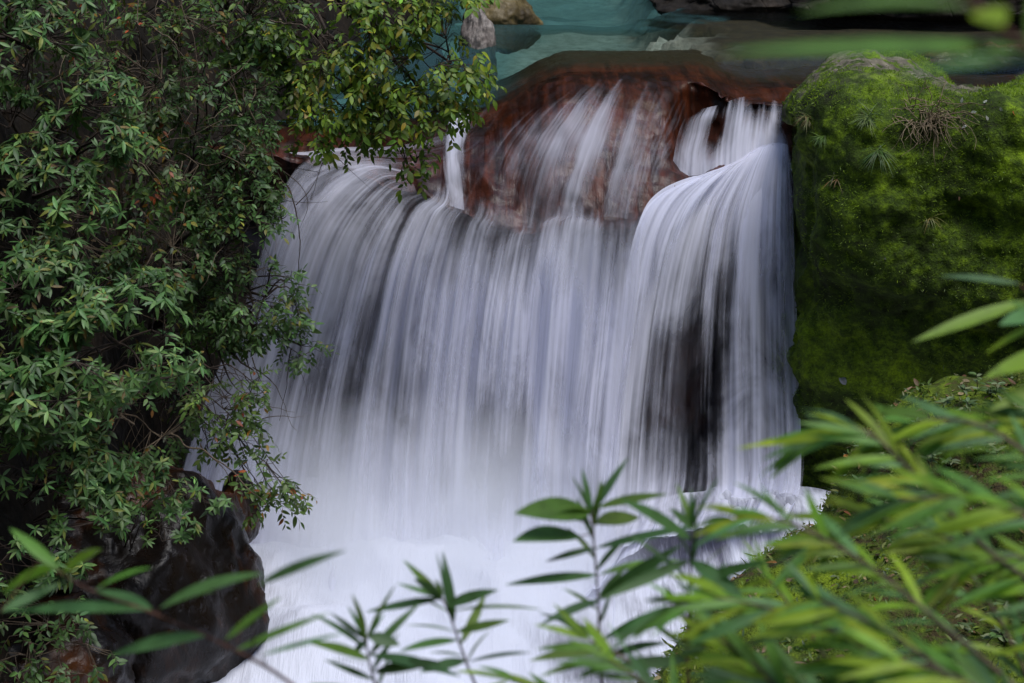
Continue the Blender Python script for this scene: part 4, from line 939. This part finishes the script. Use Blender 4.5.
GF = 'blurred leafy stems filling the lower right'
stems = [
 ([(1130, 640, 2.2), (1000, 560, 2.3), (920, 480, 2.4), (860, 430, 2.45), (800, 445, 2.5)], 'long arching stem reaching furthest towards the fall at right', 17),
 ([(1100, 760, 2.1), (960, 640, 2.2), (860, 560, 2.3), (780, 520, 2.35), (735, 520, 2.4)], 'arching stem pointing at the white rapids', 17),
 ([(1090, 800, 2.0), (940, 700, 2.1), (830, 630, 2.2), (730, 600, 2.25), (670, 605, 2.3)], 'lowest arching stem over the bank edge', 17),
 ([(1150, 560, 2.2), (1060, 480, 2.3), (990, 430, 2.4), (930, 420, 2.45), (880, 440, 2.5)], 'stem over the pale seedlings at the right', 14),
 ([(1120, 700, 2.3), (1020, 600, 2.4), (950, 540, 2.45), (880, 520, 2.5), (820, 540, 2.5)], 'stem through the middle of the right clump', 17),
 ([(1100, 820, 1.9), (1000, 720, 2.0), (900, 640, 2.1), (820, 600, 2.15)], 'near stem low in the right clump', 15),
 ([(900, 860, 2.1), (820, 740, 2.2), (760, 670, 2.25), (720, 640, 2.3)], 'near stem rising from the bottom right of centre', 15),
 ([(1050, 860, 2.0), (960, 760, 2.1), (900, 690, 2.15), (850, 650, 2.2)], 'upright stem at the bottom of the right clump', 14),
 ([(1200, 700, 2.3), (1110, 620, 2.35), (1030, 560, 2.4), (960, 570, 2.4)], 'stem leaving the right edge over the bank', 14),
 ([(760, 860, 2.3), (700, 760, 2.4), (650, 690, 2.45), (610, 660, 2.5)], 'short stem at the bottom centre beside the bank', 11),
 ([(1180, 620, 1.9), (1080, 540, 2.0), (980, 500, 2.1), (900, 500, 2.15)], 'near stem crossing the right edge at mid height of the clump', 15),
 ([(1130, 900, 1.8), (1060, 780, 1.85), (980, 690, 1.9), (900, 660, 1.95)], 'nearest stem in the bottom right corner', 14),
 ([(980, 880, 2.2), (880, 760, 2.3), (800, 690, 2.35), (740, 680, 2.4)], 'stem low over the bank foot right of the bottom centre', 15),
 ([(640, 860, 2.5), (600, 760, 2.6), (560, 700, 2.65), (510, 680, 2.7)], 'low stem along the bottom edge left of the central plant foot', 5),
 ([(720, 820, 2.4), (680, 730, 2.5), (640, 670, 2.55), (590, 640, 2.6)], 'low stem leaning over the rapids at the bottom', 6),
 ([(900, 820, 2.6), (850, 700, 2.65), (800, 620, 2.7), (770, 580, 2.75)], 'slender stem rising in front of the bank edge', 7),
 ([(1060, 760, 2.7), (1010, 640, 2.75), (960, 560, 2.8), (920, 520, 2.8)], 'slender stem behind the others in the middle of the bank', 8),
 ([(1150, 500, 2.4), (1080, 440, 2.45), (1020, 420, 2.5), (960, 430, 2.5)], 'highest stem of the clump at the right edge', 12)]
for i, (pts, lab, n) in enumerate(stems):
    sprig('leafy_plant', lab, pts, None, .0045, seed=30 + i, W=.16, auto=dict(n=int(n * 2.7), L=(.075, .135), t0=.08, spread=.95, bias=(-.38, 0, -.05)), mat='palebark', group=GF)

sprig('leafy_branch', 'blurred branch at the right edge with long leaves before the moss', [(1150, 420, 2.5), (1060, 330, 2.6), (1020, 284, 2.65)],
 [(1020, 284, 940, 276, 2.65, 2.7, .13), (1030, 300, 912, 342, 2.65, 2.6, .14), (1050, 320, 985, 352, 2.6, 2.6, .2), (1040, 315, 1000, 325, 2.6, 2.55, .4), (1080, 350, 985, 378, 2.6, 2.5, .25), (1060, 335, 1010, 300, 2.6, 2.6, .3), (1090, 365, 990, 410, 2.6, 2.5, .2)], .004, seed=60)
sprig('leafy_branch', 'blurred green twig entering at the top right corner', [(1120, 110, 1.4), (1040, 60, 1.35), (1010, 35, 1.3), (975, 5, 1.3), (960, -20, 1.3)],
 [(975, 8, 800, 8, 1.3, 1.2, .08), (980, 10, 1003, 26, 1.3, 1.25, .6), (1025, 48, 720, 52, 1.3, 1.15, .05), (1040, 58, 900, 74, 1.3, 1.2, .07), (1030, 50, 1040, -20, 1.3, 1.2, .15)], .005, seed=61)
